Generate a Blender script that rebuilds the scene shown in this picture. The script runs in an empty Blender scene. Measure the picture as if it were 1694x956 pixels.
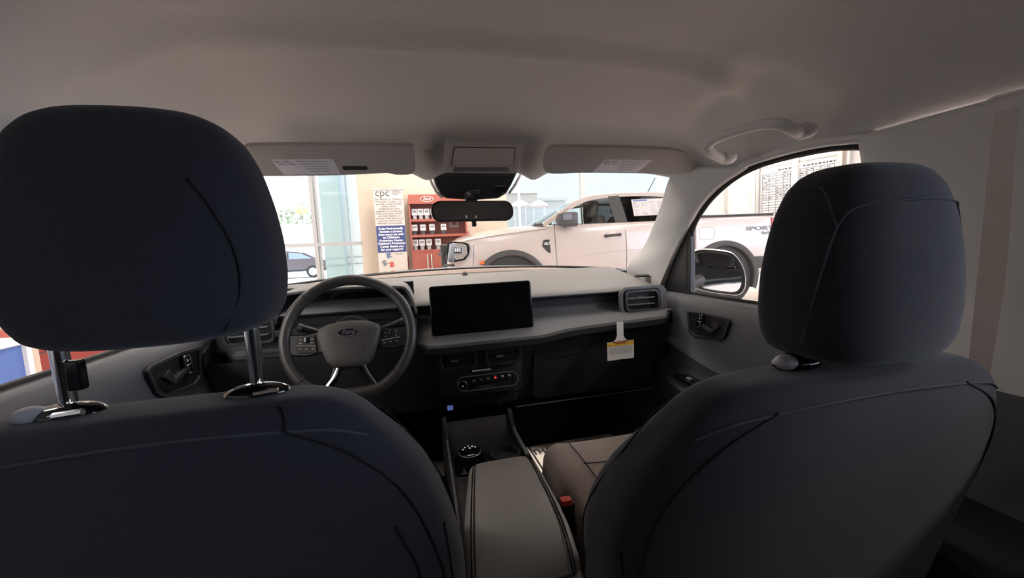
import bpy, bmesh, math, random
from math import sin, cos, pi, radians, atan2, sqrt
from mathutils import Vector, Matrix
random.seed(7)
SC = bpy.context.scene
COL = SC.collection
# ------------------------------------------------------------------ camera, sky, lights, exposure
CZ = 1.06                       # camera height above the showroom floor; all scene heights below are relative to it
FOC, YAW, PIT, ROLL = 650.0, radians(12.9), radians(5.9), radians(2.5)
IW, IH = 1694, 956
FWD = Vector((sin(YAW)*cos(PIT), cos(YAW)*cos(PIT), -sin(PIT)))
_r0 = FWD.cross(Vector((0, 0, 1))).normalized(); _u0 = _r0.cross(FWD)
RT = _r0*cos(ROLL)-_u0*sin(ROLL); UP = _u0*cos(ROLL)+_r0*sin(ROLL)
cam = bpy.data.cameras.new('camera'); camo = bpy.data.objects.new('camera', cam); COL.objects.link(camo)
cam.sensor_width = 36.0; cam.lens = FOC/IW*36.0; cam.clip_start = 0.02; cam.clip_end = 500
camo.matrix_world = Matrix(((RT.x, UP.x, -FWD.x, 0), (RT.y, UP.y, -FWD.y, 0), (RT.z, UP.z, -FWD.z, CZ), (0, 0, 0, 1)))
SC.camera = camo
SC.view_settings.view_transform = 'Standard'; SC.view_settings.look = 'None'
SC.view_settings.gamma = 1.0; SC.view_settings.use_curve_mapping = False
SC.view_settings.exposure = 1.30
try:
    SC.cycles.use_denoising = True; SC.cycles.max_bounces = 10; SC.cycles.transparent_max_bounces = 16
    SC.cycles.diffuse_bounces = 6; SC.cycles.sample_clamp_indirect = 6.0
except Exception: pass
SKY_COL, SKY_LEFT, SKY_BACK, SKY_STR = (1.45, 1.58, 1.64), (4.0, 4.0, 4.0), (8.2, 9.3, 11.8), 0.30
W = bpy.data.worlds.new('sky'); SC.world = W; W.use_nodes = True
_nt = W.node_tree; _bg = _nt.nodes['Background']; _bg.inputs[1].default_value = SKY_STR
_tc = _nt.nodes.new('ShaderNodeTexCoord')
def _ramp(vec, lo, hi, c1, c2):
    d = _nt.nodes.new('ShaderNodeVectorMath'); d.operation = 'DOT_PRODUCT'; d.inputs[1].default_value = vec
    r = _nt.nodes.new('ShaderNodeMapRange'); r.interpolation_type = 'SMOOTHSTEP'; r.inputs[1].default_value = lo; r.inputs[2].default_value = hi
    x = _nt.nodes.new('ShaderNodeMixRGB'); _nt.links.new(_tc.outputs['Generated'], d.inputs[0]); _nt.links.new(d.outputs['Value'], r.inputs[0]); _nt.links.new(r.outputs[0], x.inputs[0])
    for i, c in ((1, c1), (2, c2)):
        if isinstance(c, tuple): x.inputs[i].default_value = (*c, 1)
        else: _nt.links.new(c, x.inputs[i])
    return x.outputs[0]
_front = _ramp((1, 0, 0), -0.5, 0.1, SKY_LEFT, SKY_COL)                 # hazy white to the left, pale blue to the right
_nt.links.new(_ramp((0.8, -0.6, 0), 0.05, 0.75, _front, SKY_BACK), _bg.inputs[0])   # bright blue daylight from behind on the right
def lamp(name, kind, loc, rot, energy, col, size=1.0, size_y=None):
    l = bpy.data.lights.new(name, kind); l.energy = energy; l.color = col
    if kind == 'AREA':
        l.size = size
        if size_y: l.shape = 'RECTANGLE'; l.size_y = size_y
    if kind == 'SUN': l.angle = radians(1.0)
    o = bpy.data.objects.new(name, l); COL.objects.link(o); o.location = (loc[0], loc[1], loc[2]+CZ); o.rotation_euler = rot
    return o
SUN = lamp('sun', 'SUN', (0, 30, 30), (radians(-32), radians(10), 0), 5.0, (1.0, 0.97, 0.92))
LAMP_E, LAMP_COL = {(-3.6, -1.5): 60.0, (-3.6, 2.0): 45.0, (4.4, -1.5): 45.0, (4.4, 2.0): 14.0, (0.4, -1.5): 8.0, (0.4, 2.0): 6.0, (7.4, -1.5): 20.0, (7.4, 2.0): 14.0, (-3.6, 7.4): 30.0}, (1.0, 0.935, 0.875)
CEIL_Z = 2.9
LAMPS = [(x, y) for y in (-1.5, 2.0, 7.4) for x in (-3.6, 0.4, 4.4, 7.4)]

# ------------------------------------------------------------------ picture helpers (a pixel of the photograph to a point at a known depth)
def ray(x, y): return FWD + RT*((x-IW/2)/FOC) - UP*((y-IH/2)/FOC)
def Yp(x, y, Y): d = ray(x, y); return d*(Y/d.y)
def Xp(x, y, X): d = ray(x, y); return d*(X/d.x)
def Zp(x, y, Z): d = ray(x, y); return d*(Z/d.z)

# ------------------------------------------------------------------ materials
MATS = {}
def mat(name, col, rough=0.6, metal=0.0, noise=0.0, scale=200.0, bump=0.0, bscale=None, spec=0.5, coat=0.0, emit=None, estr=0.0):
    if name in MATS: return MATS[name]
    m = bpy.data.materials.new(name); m.use_nodes = True; nt = m.node_tree; b = nt.nodes['Principled BSDF']
    b.inputs['Base Color'].default_value = (*col, 1); b.inputs['Roughness'].default_value = rough; b.inputs['Metallic'].default_value = metal
    b.inputs['Specular IOR Level'].default_value = spec
    if coat: b.inputs['Coat Weight'].default_value = coat; b.inputs['Coat Roughness'].default_value = 0.05
    if emit: b.inputs['Emission Color'].default_value = (*emit, 1); b.inputs['Emission Strength'].default_value = estr
    if noise or bump:
        tc = nt.nodes.new('ShaderNodeTexCoord'); n = nt.nodes.new('ShaderNodeTexNoise'); n.inputs['Scale'].default_value = scale; n.inputs['Detail'].default_value = 3
        nt.links.new(tc.outputs['Object'], n.inputs['Vector'])
        if noise:
            r = nt.nodes.new('ShaderNodeMixRGB'); r.blend_type = 'MIX'
            r.inputs[1].default_value = (*[c*(1-noise) for c in col], 1); r.inputs[2].default_value = (*[min(1, c*(1+noise)) for c in col], 1)
            nt.links.new(n.outputs['Fac'], r.inputs[0]); nt.links.new(r.outputs[0], b.inputs['Base Color'])
        if bump:
            n2 = n
            if bscale:
                n2 = nt.nodes.new('ShaderNodeTexNoise'); n2.inputs['Scale'].default_value = bscale; nt.links.new(tc.outputs['Object'], n2.inputs['Vector'])
            bp = nt.nodes.new('ShaderNodeBump'); bp.inputs['Strength'].default_value = bump; bp.inputs['Distance'].default_value = 0.001
            nt.links.new(n2.outputs['Fac'], bp.inputs['Height']); nt.links.new(bp.outputs[0], b.inputs['Normal'])
    MATS[name] = m
    return m
def weave(name, col, scale=700.0, contrast=0.25, rough=0.95):
    if name in MATS: return MATS[name]
    m = bpy.data.materials.new(name); m.use_nodes = True; nt = m.node_tree; b = nt.nodes['Principled BSDF']
    b.inputs['Roughness'].default_value = rough; b.inputs['Specular IOR Level'].default_value = 0.15
    b.inputs['Sheen Weight'].default_value = 0.12; b.inputs['Sheen Roughness'].default_value = 0.5
    tc = nt.nodes.new('ShaderNodeTexCoord'); v = nt.nodes.new('ShaderNodeTexVoronoi'); v.inputs['Scale'].default_value = scale
    n = nt.nodes.new('ShaderNodeTexNoise'); n.inputs['Scale'].default_value = 260; n.inputs['Detail'].default_value = 4
    nt.links.new(tc.outputs['Object'], v.inputs['Vector']); nt.links.new(tc.outputs['Object'], n.inputs['Vector'])
    mx = nt.nodes.new('ShaderNodeMixRGB'); mx.inputs[1].default_value = (*[c*(1-contrast) for c in col], 1); mx.inputs[2].default_value = (*[c*(1+contrast) for c in col], 1)
    nt.links.new(n.outputs['Fac'], mx.inputs[0]); nt.links.new(mx.outputs[0], b.inputs['Base Color'])
    bp = nt.nodes.new('ShaderNodeBump'); bp.inputs['Strength'].default_value = 0.25; bp.inputs['Distance'].default_value = 0.0006
    nt.links.new(v.outputs['Distance'], bp.inputs['Height']); nt.links.new(bp.outputs[0], b.inputs['Normal'])
    MATS[name] = m
    return m
def glass(name, tint=(1, 1, 1), refl=0.06):
    if name in MATS: return MATS[name]
    m = bpy.data.materials.new(name); m.use_nodes = True; nt = m.node_tree
    for n in list(nt.nodes):
        if n.type != 'OUTPUT_MATERIAL': nt.nodes.remove(n)
    out = [n for n in nt.nodes if n.type == 'OUTPUT_MATERIAL'][0]
    t = nt.nodes.new('ShaderNodeBsdfTransparent'); t.inputs[0].default_value = (*tint, 1)
    g = nt.nodes.new('ShaderNodeBsdfGlossy'); g.inputs['Roughness'].default_value = 0.02
    f = nt.nodes.new('ShaderNodeFresnel'); f.inputs['IOR'].default_value = 1.12
    mm = nt.nodes.new('ShaderNodeMath'); mm.operation = 'MULTIPLY'; mm.inputs[1].default_value = refl/0.06
    x = nt.nodes.new('ShaderNodeMixShader')
    nt.links.new(f.outputs[0], mm.inputs[0]); nt.links.new(mm.outputs[0], x.inputs[0]); nt.links.new(t.outputs[0], x.inputs[1]); nt.links.new(g.outputs[0], x.inputs[2]); nt.links.new(x.outputs[0], out.inputs[0])
    MATS[name] = m
    return m
def tiles(name, c1, c2, size, mortar=(0.5, 0.45, 0.4), rough=0.25, msize=0.006):
    if name in MATS: return MATS[name]
    m = bpy.data.materials.new(name); m.use_nodes = True; nt = m.node_tree; b = nt.nodes['Principled BSDF']; b.inputs['Roughness'].default_value = rough
    tc = nt.nodes.new('ShaderNodeTexCoord'); br = nt.nodes.new('ShaderNodeTexBrick'); br.offset = 0.0
    br.inputs['Scale'].default_value = 1.0; br.inputs['Brick Width'].default_value = size[0]; br.inputs['Row Height'].default_value = size[1]; br.inputs['Mortar Size'].default_value = msize
    br.inputs['Color1'].default_value = (*c1, 1); br.inputs['Color2'].default_value = (*c2, 1); br.inputs['Mortar'].default_value = (*mortar, 1)
    nt.links.new(tc.outputs['Object'], br.inputs['Vector']); nt.links.new(br.outputs['Color'], b.inputs['Base Color'])
    MATS[name] = m
    return m

m_head = mat('headliner_cloth', (0.74, 0.725, 0.71), 0.95, noise=0.12, scale=450, bump=0.15, spec=0.1)
m_visor_shade = mat('visor_cloth_shaded', (0.42, 0.405, 0.39), 0.95, noise=0.12, scale=450, bump=0.15, spec=0.1)  # headliner cloth darkened: the weak light on the visors is in the colour
m_trim = mat('pale_trim', (0.72, 0.715, 0.71), 0.7, noise=0.04, scale=300, bump=0.1, spec=0.3)
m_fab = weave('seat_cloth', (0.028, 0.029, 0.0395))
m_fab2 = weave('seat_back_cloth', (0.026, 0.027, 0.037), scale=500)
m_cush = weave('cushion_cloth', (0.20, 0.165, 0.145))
m_seam = mat('seam_thread', (0.065, 0.067, 0.08), 0.9, spec=0.1)
m_dseam = mat('dark_seam', (0.018, 0.018, 0.021), 0.9, spec=0.1)
m_chrome = mat('chrome', (0.75, 0.75, 0.77), 0.12, 1.0)
m_blk = mat('black_plastic', (0.016, 0.016, 0.017), 0.45, noise=0.1, scale=400)
m_gblk = mat('gloss_black', (0.006, 0.006, 0.007), 0.08)
m_scr = mat('screen_glass', (0.004, 0.004, 0.005), 0.12)
m_dash = mat('dash_pad', (0.20, 0.195, 0.19), 0.62, noise=0.08, scale=260, bump=0.25, bscale=900)
m_dash2 = mat('dash_lower', (0.020, 0.020, 0.0215), 0.6, noise=0.08, scale=260, bump=0.2, bscale=900)
m_tray = mat('dash_tray', (0.105, 0.105, 0.11), 0.6, noise=0.08, scale=260, bump=0.2, bscale=900)
m_door = mat('door_plastic', (0.115, 0.118, 0.13), 0.6, noise=0.06, scale=260, bump=0.25, bscale=900)
m_door2 = mat('door_plastic_dark', (0.025, 0.025, 0.027), 0.6, noise=0.08, scale=260)
m_leather = mat('wheel_leather', (0.045, 0.042, 0.04), 0.42, noise=0.08, scale=500, bump=0.15)
m_arm = mat('armrest_vinyl', (0.23, 0.225, 0.215), 0.5, noise=0.06, scale=600, bump=0.2)
m_silver = mat('silver_trim', (0.62, 0.62, 0.62), 0.3, 0.9)
m_rub = mat('rubber', (0.012, 0.012, 0.012), 0.7)
m_white = mat('white_print', (0.85, 0.85, 0.84), 0.6)
m_paper = mat('white_paper', (0.82, 0.80, 0.77), 0.7)
m_grey = mat('grey_print', (0.35, 0.35, 0.36), 0.6)
m_dprint = mat('dark_print', (0.05, 0.05, 0.06), 0.6)
m_navy = mat('navy_print', (0.025, 0.045, 0.16), 0.55)
m_red = mat('red_plastic', (0.55, 0.05, 0.035), 0.45)
m_yel = mat('yellow_print', (0.85, 0.52, 0.06), 0.6)
m_carpet = mat('carpet', (0.010, 0.009, 0.009), 1.0, noise=0.4, scale=500, bump=0.5, spec=0.05)
g_clear = glass('clear_glass', (0.97, 0.985, 0.98), 0.05)
g_show = glass('showroom_glass', (0.95, 0.98, 0.98), 0.04)
g_priv = glass('privacy_glass', (0.07, 0.07, 0.075), 0.06)
m_mirror = mat('mirror_glass', (0.85, 0.86, 0.88), 0.02, 1.0)

# ------------------------------------------------------------------ mesh builder
class M:
    def __init__(s): s.v = []; s.f = []
    def add(s, vs, fs):
        o = len(s.v); s.v += [Vector(p) for p in vs]; s.f += [tuple(i+o for i in f) for f in fs]; return s
    def box(s, c, d, R=None):
        vs = []
        for z in (-1, 1):
            for y in (-1, 1):
                for x in (-1, 1):
                    p = Vector((x*d[0]/2, y*d[1]/2, z*d[2]/2))
                    if R: p = R @ p
                    vs.append(p+Vector(c))
        return s.add(vs, [(0, 2, 3, 1), (4, 5, 7, 6), (0, 1, 5, 4), (2, 6, 7, 3), (0, 4, 6, 2), (1, 3, 7, 5)])
    def grid(s, rows, cu=False, cv=False, cap0=False, cap1=False):
        n = len(rows[0]); o = len(rows); vs = [p for r in rows for p in r]; fs = []
        for i in range(o if cv else o-1):
            for j in range(n if cu else n-1):
                a, b = i, (i+1) % o; c, d = j, (j+1) % n
                fs.append((a*n+c, a*n+d, b*n+d, b*n+c))
        if cap0: fs.append(tuple(range(n-1, -1, -1)))
        if cap1: fs.append(tuple((o-1)*n+j for j in range(n)))
        return s.add(vs, fs)
    def tube(s, path, r, n=10, closed=False):
        P = [Vector(p) for p in path]; k = len(P); rows = []; ref = None
        for i, p in enumerate(P):
            t = (P[(i+1) % k]-P[i-1]) if closed else (P[min(i+1, k-1)]-P[max(i-1, 0)])
            if t.length < 1e-9: t = Vector((0, 0, 1))
            t.normalize()
            if ref is None: ref = t.orthogonal().normalized()
            ref = (ref-t*ref.dot(t)).normalized() if (ref-t*ref.dot(t)).length > 1e-6 else t.orthogonal().normalized()
            b = t.cross(ref); rr = r[i] if isinstance(r, (list, tuple)) else r
            rows.append([p+(ref*cos(2*pi*j/n)+b*sin(2*pi*j/n))*rr for j in range(n)])
        return s.grid(rows, cu=True, cv=closed, cap0=not closed, cap1=not closed)
    def ribbon(s, path, nrm, w, th):      # flat band along a path: width along nrm, thickness across
        P = [Vector(p) for p in path]; N = Vector(nrm).normalized(); rows = []
        for i, p in enumerate(P):
            t = (P[min(i+1, len(P)-1)]-P[max(i-1, 0)]).normalized(); b = t.cross(N).normalized()
            rows.append([p+N*w/2+b*th/2, p-N*w/2+b*th/2, p-N*w/2-b*th/2, p+N*w/2-b*th/2])
        return s.grid(rows, cu=True, cap0=True, cap1=True)
    def plate(s, poly, O, u, v, th, z0=0.0):   # outline in the (u,v) plane at O, thickened along u x v
        O = Vector(O); u = Vector(u).normalized(); v = Vector(v).normalized(); w = u.cross(v).normalized(); n = len(poly)
        a = [O+u*p[0]+v*p[1]+w*z0 for p in poly]; b = [p+w*th for p in a]
        return s.add(a+b, [tuple(range(n-1, -1, -1)), tuple(range(n, 2*n))]+[(i, (i+1) % n, n+(i+1) % n, n+i) for i in range(n)])
    def frame(s, outer, inner, O, u, v, th):   # ring between two outlines with the same count
        O = Vector(O); u = Vector(u).normalized(); v = Vector(v).normalized(); w = u.cross(v).normalized()
        P = lambda q, h: [O+u*p[0]+v*p[1]+w*h for p in q]
        return s.grid([P(outer, 0), P(outer, th), P(inner, th), P(inner, 0)], cu=True, cv=True)
    def lathe(s, prof, O, ax, n=24):
        O = Vector(O); a = Vector(ax).normalized(); e = a.orthogonal().normalized(); f = a.cross(e)
        rows = [[O+a*h+(e*cos(2*pi*j/n)+f*sin(2*pi*j/n))*max(r, 1e-5) for j in range(n)] for r, h in prof]
        return s.grid(rows, cu=True, cap0=True, cap1=True)
    def ell(s, c, r, n=16, k=10, R=None):
        rows = []
        for i in range(k+1):
            ph = -pi/2+pi*i/k
            row = []
            for j in range(n):
                p = Vector((r[0]*max(cos(ph), 1e-4)*cos(2*pi*j/n), r[1]*max(cos(ph), 1e-4)*sin(2*pi*j/n), r[2]*sin(ph)))
                if R: p = R @ p
                row.append(p+Vector(c))
            rows.append(row)
        return s.grid(rows, cu=True, cap0=True, cap1=True)
def rrect(w, h, r, n=5, cx=0, cy=0):
    out = []
    for (sx, sy, a0) in ((1, 1, 0), (-1, 1, 90), (-1, -1, 180), (1, -1, 270)):
        for i in range(n+1):
            a = radians(a0+90*i/n); out.append((cx+sx*(w/2-r)+r*cos(a), cy+sy*(h/2-r)+r*sin(a)))
    return out
def smooth_path(pts, n=8, closed=False):
    P = [Vector(p) for p in pts]; k = len(P); out = []
    for i in range(k if closed else k-1):
        p0 = P[i-1] if (i > 0 or closed) else P[0]*2-P[1]; p1 = P[i]; p2 = P[(i+1) % k]; p3 = P[(i+2) % k] if (closed or i+2 < k) else P[-1]*2-P[-2]
        for j in range(n):
            t = j/n
            out.append(0.5*((2*p1)+(p2-p0)*t+(2*p0-5*p1+4*p2-p3)*t*t+(3*p1-p0-3*p2+p3)*t**3))
    if not closed: out.append(P[-1])
    return out
def lerp(a, b, t): return a+(b-a)*t
def interp(tab, x):
    if x <= tab[0][0]: return tab[0][1:]
    for a, b in zip(tab, tab[1:]):
        if x <= b[0]:
            t = (x-a[0])/(b[0]-a[0]); return tuple(lerp(p, q, t) for p, q in zip(a[1:], b[1:]))
    return tab[-1][1:]

def obj(name, m, material, parent=None, base=None, bevel=0.0, seg=2, sub=0, smooth=True, angle=38):
    """one mesh object; child meshes keep their place because every thing's Empty carries its base in ['_b']"""
    if parent is not None: b = Vector(BASE[parent.name])
    elif base is not None: b = Vector(base)
    else:
        lo = Vector([min(p[i] for p in m.v) for i in range(3)]); hi = Vector([max(p[i] for p in m.v) for i in range(3)])
        b = Vector(((lo.x+hi.x)/2, (lo.y+hi.y)/2, lo.z))
    me = bpy.data.meshes.new(name)
    me.from_pydata([tuple(p-b) for p in m.v], [], m.f); me.update()
    bm = bmesh.new(); bm.from_mesh(me); bmesh.ops.remove_doubles(bm, verts=bm.verts, dist=1e-6); bmesh.ops.recalc_face_normals(bm, faces=bm.faces)
    for f in bm.faces: f.smooth = smooth
    for e in bm.edges:
        if len(e.link_faces) == 2 and e.calc_face_angle(0) > radians(angle): e.smooth = False
    bm.to_mesh(me); bm.free()
    o = bpy.data.objects.new(name, me); COL.objects.link(o); me.materials.append(material)
    BASE[o.name] = tuple(b)
    if parent is not None: o.parent = parent
    else: o.location = (b.x, b.y, b.z+CZ)
    if bevel:
        md = o.modifiers.new('bevel', 'BEVEL'); md.width = bevel; md.segments = seg; md.limit_method = 'ANGLE'; md.angle_limit = radians(35)
        try: md.harden_normals = True
        except Exception: pass
    if sub:
        md = o.modifiers.new('sub', 'SUBSURF'); md.levels = sub; md.render_levels = sub
    return o
BASE = {}
def tag(o, label, cat, group=None):
    o['label'] = label; o['category'] = cat
    if group: o['group'] = group
    return o
def thing(name, label, cat, base, group=None):
    o = bpy.data.objects.new(name, None); COL.objects.link(o); o.empty_display_size = 0.05
    o.location = (base[0], base[1], base[2]+CZ); BASE[o.name] = tuple(base)
    return tag(o, label, cat, group)
def struct(name, m, material, **k):
    o = obj(name, m, material, **k); o['kind'] = 'structure'; return o
def text(name, body, O, u, v, size, material, parent, align='CENTER', ext=0.0003, shear=0.0, bold=0.0, xs=1.0):
    """lettering standing on a surface: O is the centre of the line, u reads right, v is up"""
    c = bpy.data.curves.new(name, 'FONT'); c.body = body; c.size = size; c.align_x = align; c.align_y = 'CENTER'; c.extrude = ext; c.shear = shear; c.offset = bold; c.space_line = 1.0; c.resolution_u = 3
    tmp = bpy.data.objects.new(name, c); COL.objects.link(tmp); bpy.context.view_layer.update()
    me = bpy.data.meshes.new_from_object(tmp.evaluated_get(bpy.context.evaluated_depsgraph_get())); bpy.data.objects.remove(tmp, do_unlink=True); bpy.data.curves.remove(c)
    me.name = name; o = bpy.data.objects.new(name, me); COL.objects.link(o); me.materials.clear(); me.materials.append(material)
    for p_ in me.polygons: p_.material_index = 0
    u = Vector(u).normalized(); v = Vector(v).normalized(); w = u.cross(v); v = w.cross(u)
    mt = Matrix(((u.x*xs, v.x, w.x, 0), (u.y*xs, v.y, w.y, 0), (u.z*xs, v.z, w.z, 0), (0, 0, 0, 1)))
    b = Vector(BASE[parent.name]); p = Vector(O)-b
    mt.translation = p
    o.parent = parent; o.matrix_local = mt
    BASE[o.name] = tuple(b)
    return o
def lname(o, s): o['label'] = s; return o
# ================================================================== THE CAR CABIN
CX = 0.125                                           # the car's centre line; left side mirrors the right
def mir(p, s): p = Vector(p); return p if s > 0 else Vector((2*CX-p.x, p.y, p.z))
def ss(a, b, x): t = min(1, max(0, (x-a)/(b-a))); return t*t*(3-2*t)
# --- headliner
def roof_c(y):
    z = 0.352
    if y > 0.72: z -= 0.062*((y-0.72)/0.40)**1.3
    if y > 1.10: z -= 0.058*ss(1.09, 1.15, y)
    if y < -0.1: z -= 0.05*((-0.1-y)/0.8)**2
    return z
EDGE = [(-0.9, .175), (0.35, .178), (.60, .185), (.75, .200), (.87, .200), (.98, .192), (1.08, .196), (1.16, .190)]
def roof_z(x, y):
    s = abs(x-CX)/0.735; z = roof_c(y); e = interp(EDGE, y)[0]
    # crossing ridge: dips, then climbs gently toward the windscreen
    yr = 0.70+0.10*s*s
    z -= 0.022*(ss(yr-.05, yr, y)-ss(yr, yr+.05, y))*(1-ss(.75, 1.0, s))
    k = max(0, (s-0.60)/0.40)
    z2 = lerp(z, e, min(1, k)**(1.7+1.2*ss(.95, 1.08, y)))
    # between visor and console the skin swells down a little
    if y > 0.98:
        for lx in (0.035, 0.345):
            z2 -= 0.024*math.exp(-((x-lx)/0.035)**2)*ss(0.96, 1.06, y)
    for sx in (1, -1):
        hx = CX+sx*0.60; dy = 0 if sx > 0 else -.33
        z2 += 0.030*math.exp(-((x-hx)/0.05)**2)*ss(0.60+dy, 0.70+dy, y)*(1-ss(0.88+dy, 0.99+dy, y))
    return z2
m = M(); rows = []
ys = [-0.9+0.06*i for i in range(25)]+[0.58+0.012*i for i in range(48)]+[1.156]
for y in ys: rows.append([Vector((CX-0.735+1.47*i/110, y, roof_z(CX-0.735+1.47*i/110, y))) for i in range(111)])
m.grid(rows)
headliner = struct('ceiling_cabin', m, m_head)
md = headliner.modifiers.new('thick', 'SOLIDIFY'); md.thickness = 0.012; md.offset = 1
# --- outer roof skin keeps daylight out from above
m = M(); rows = []
for y in [-0.95+0.15*i for i in range(15)]:
    rows.append([Vector((CX-0.78+1.56*i/20, y, max(roof_z(min(max(CX-0.78+1.56*i/20, CX-0.735), CX+0.735), min(y, 1.12)), 0)+0.03)) for i in range(21)])
m.grid(rows); o = struct('roof_panel', m, m_gblk); md = o.modifiers.new('thick', 'SOLIDIFY'); md.thickness = 0.004
# --- windscreen, hood, cowl
WS_T = [(-.57, 1.14, .212), (-.2, 1.165, .224), (CX, 1.175, .226), (.45, 1.165, .224), (.82, 1.14, .212)]
WS_B = [(-.66, 1.52, -.115), (-.25, 1.66, -.098), (CX, 1.70, -.096), (.50, 1.66, -.098), (.91, 1.52, -.115)]
a = smooth_path(WS_T, 5); b = smooth_path(WS_B, 5)
m = M(); m.grid([[p.lerp(q, t/6)+Vector((0, 0, 0.02*sin(pi*t/6))) for p, q in zip(a, b)] for t in range(7)])
struct('window_1', m, g_clear)
m = M(); rows = []
for t in range(9):
    y = 1.74+1.0*t/8
    z = -0.080-0.004*t-(0.06*((t-6)/2)**2 if t > 6 else 0)
    rows.append([Vector((CX-0.80+1.6*i/24, y-0.12*((i-12)/12)**2, z+0.008*cos((i-12)/12*pi)-0.03*((i-12)/12)**4)) for i in range(25)])
m.grid(rows)
hood = obj('car_hood', m, mat('hood_paint', (0.02, 0.02, 0.022), 0.12, coat=1.0)); md = hood.modifiers.new('thick', 'SOLIDIFY'); md.thickness = 0.01
tag(hood, 'dark glossy hood seen through the windscreen beyond the dashboard', 'hood')
m = M(); m.grid([[p+Vector((0, 0.01, -0.004)) for p in b], [p+Vector((0, 0.06, -0.004)) for p in b], [p+Vector((0, 0.10, -0.03)) for p in b]]); o = struct('trim_1', m, m_blk)
md = o.modifiers.new('thick', 'SOLIDIFY'); md.thickness = 0.006
# --- each side: pillar, door, glass
AP_IN = [(.885, 1.56, -.150), (.862, 1.50, -.094), (.868, 1.385, -.010), (.828, 1.225, .112), (.806, 1.150, .186), (.806, 1.105, .232)]
AP_OUT = [(.850, 1.30, -.190), (.858, 1.235, -.075), (.860, 1.165, .020), (.858, 1.085, .108), (.855, 1.00, .160), (.852, .90, .192)]
def side(s):
    A = [mir(p, s) for p in smooth_path(AP_IN, 8)]; B = [mir(p, s) for p in smooth_path(AP_OUT, 8)]
    m = M(); rows = []
    for p, q in zip(A, B):
        f_ = 1-.75*ss(.05, .2, p.z); c = (p+q)/2+Vector((-s*0.034*f_, -0.035*f_, -0.006))
        r0 = []
        for i in range(11):
            t = i/10
            r0.append(p*(1-t)**2+c*2*t*(1-t)+q*t*t)
        rows.append([p+Vector((s*.012, .006, 0))]+r0+[q+Vector((s*.025, 0, .002))])
    m.grid(rows)
    o = struct('pillar_front', m, m_trim); md = o.modifiers.new('thick', 'SOLIDIFY'); md.thickness = 0.01; md.offset = -s
    # pale trim lip along the top of the door opening
    top = [Vector((.852, .92, .186)), Vector((.852, .87, .197)), Vector((.852, .74, .199)), Vector((.852, .65, .190)), Vector((.852, .59, .172)), Vector((.852, .565, .12))]
    lip = smooth_path(AP_OUT[1:5], 5)+smooth_path(top, 6)
    m = M(); m.tube([mir(p, s) for p in lip], 0.010, 8); struct('trim_2' if s > 0 else 'trim_3', m, m_trim)
    # black window frame
    fr = [(.876, 1.15, -.178), (.876, 1.145, .012), (.876, 1.085, .100), (.874, .985, .160), (.872, .875, .188), (.872, .74, .190), (.872, .65, .180), (.872, .595, .155), (.872, .565, .08), (.872, .555, -.178)]
    fp = smooth_path(fr, 6)
    m = M(); m.tube([mir(p, s) for p in fp], 0.0105, 8); struct('window_frame', m, m_rub)
    # sail panel in front of the glass
    m = M(); m.plate([(1.135, -.20), (1.135, .02), (1.165, .035), (1.24, -.06), (1.36, -.13), (1.52, -.19), (1.52, -.24)], (mir((.868, 0, 0), s).x, 0, 0), (0, 1, 0), (0, 0, 1), 0.02 if s > 0 else -0.02)
    struct('trim_4' if s > 0 else 'trim_5', m, m_blk, bevel=.003)
    # outer skin of the A pillar closes the gap behind the trim
    m = M(); rows = []
    for p, q in zip(A, B): rows.append([p+Vector((s*.02, .02, .004)), (p+q)/2+Vector((s*.06, .02, .01)), q+Vector((s*.03, .0, .01))])
    m.grid(rows); struct('pillar_skin', m, m_gblk)
    # door glass
    m = M(); gl = [Vector((.884, p.y, p.z)) for p in fp]
    m.add([mir(p, s) for p in gl], [tuple(range(len(gl)))])
    struct('window_2' if s > 0 else 'window_3', m, g_clear)
    # door inner panel, lofted along the car
    prof = [(.900, -.176), (.874, -.176), (.852, -.183), (.839, -.196), (.832, -.218), (.830, -.26), (.830, -.33), (.829, -.365), (.824, -.385), (.822, -.395), (.815, -.44), (.800, -.455), (.765, -.462), (.752, -.472), (.754, -.50), (.80, -.54), (.822, -.60), (.825, -.85)]
    dk = 8
    def row(y, k0, k1):
        out = []
        for i, (x, z) in enumerate(prof[k0:k1]):
            ii = i+k0
            f = ss(1.05, 1.38, y)            # toward the hinge the armrest dies away and the crease rises
            xx = lerp(x, .845, f*.9) if ii > 8 else x
            zz = z + (0.045*ss(.85, 1.3, y) if 6 < ii < 15 else 0) - (0.03*ss(.8, .45, y) if 6 < ii < 15 else 0)
            out.append(mir((xx, y, zz), s))
        return out
    yy = [.18+.045*i for i in range(31)]
    m = M(); m.grid([row(y, 0, dk+2) for y in yy]); d = struct('door_1' if s > 0 else 'door_2', m, m_door)
    md = d.modifiers.new('sub', 'SUBSURF'); md.levels = 1; md.render_levels = 1
    m = M(); m.grid([row(y, dk+1, len(prof)) for y in yy]); o = obj('lower_panel', m, m_door2, parent=d)
    m = M(); m.tube([mir((.876, .57+.1*i, -.176), s) for i in range(7)], .006, 6); obj('window_seal', m, m_rub, parent=d)
    # outer door skin
    m = M(); m.box(mir((.925, .85, -.5), s), (.03, 1.5, .62)); obj('outer_skin', m, mat('car_paint', (0.55, 0.55, 0.56), .2, coat=.6), parent=d)
    # handle pocket
    XO = .8275
    oy = 0.0 if s > 0 else 0.06
    px = [(1141, 516), (1144, 548), (1152, 556), (1192, 562), (1200, 556), (1208, 533), (1203, 528), (1168, 519)]
    outl = [(Xp(x, y, XO).y, Xp(x, y, XO).z) for x, y in px]
    cy = sum(p[0] for p in outl)/8; cz = sum(p[1] for p in outl)/8
    k = 1.0 if s > 0 else 1.18
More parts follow.
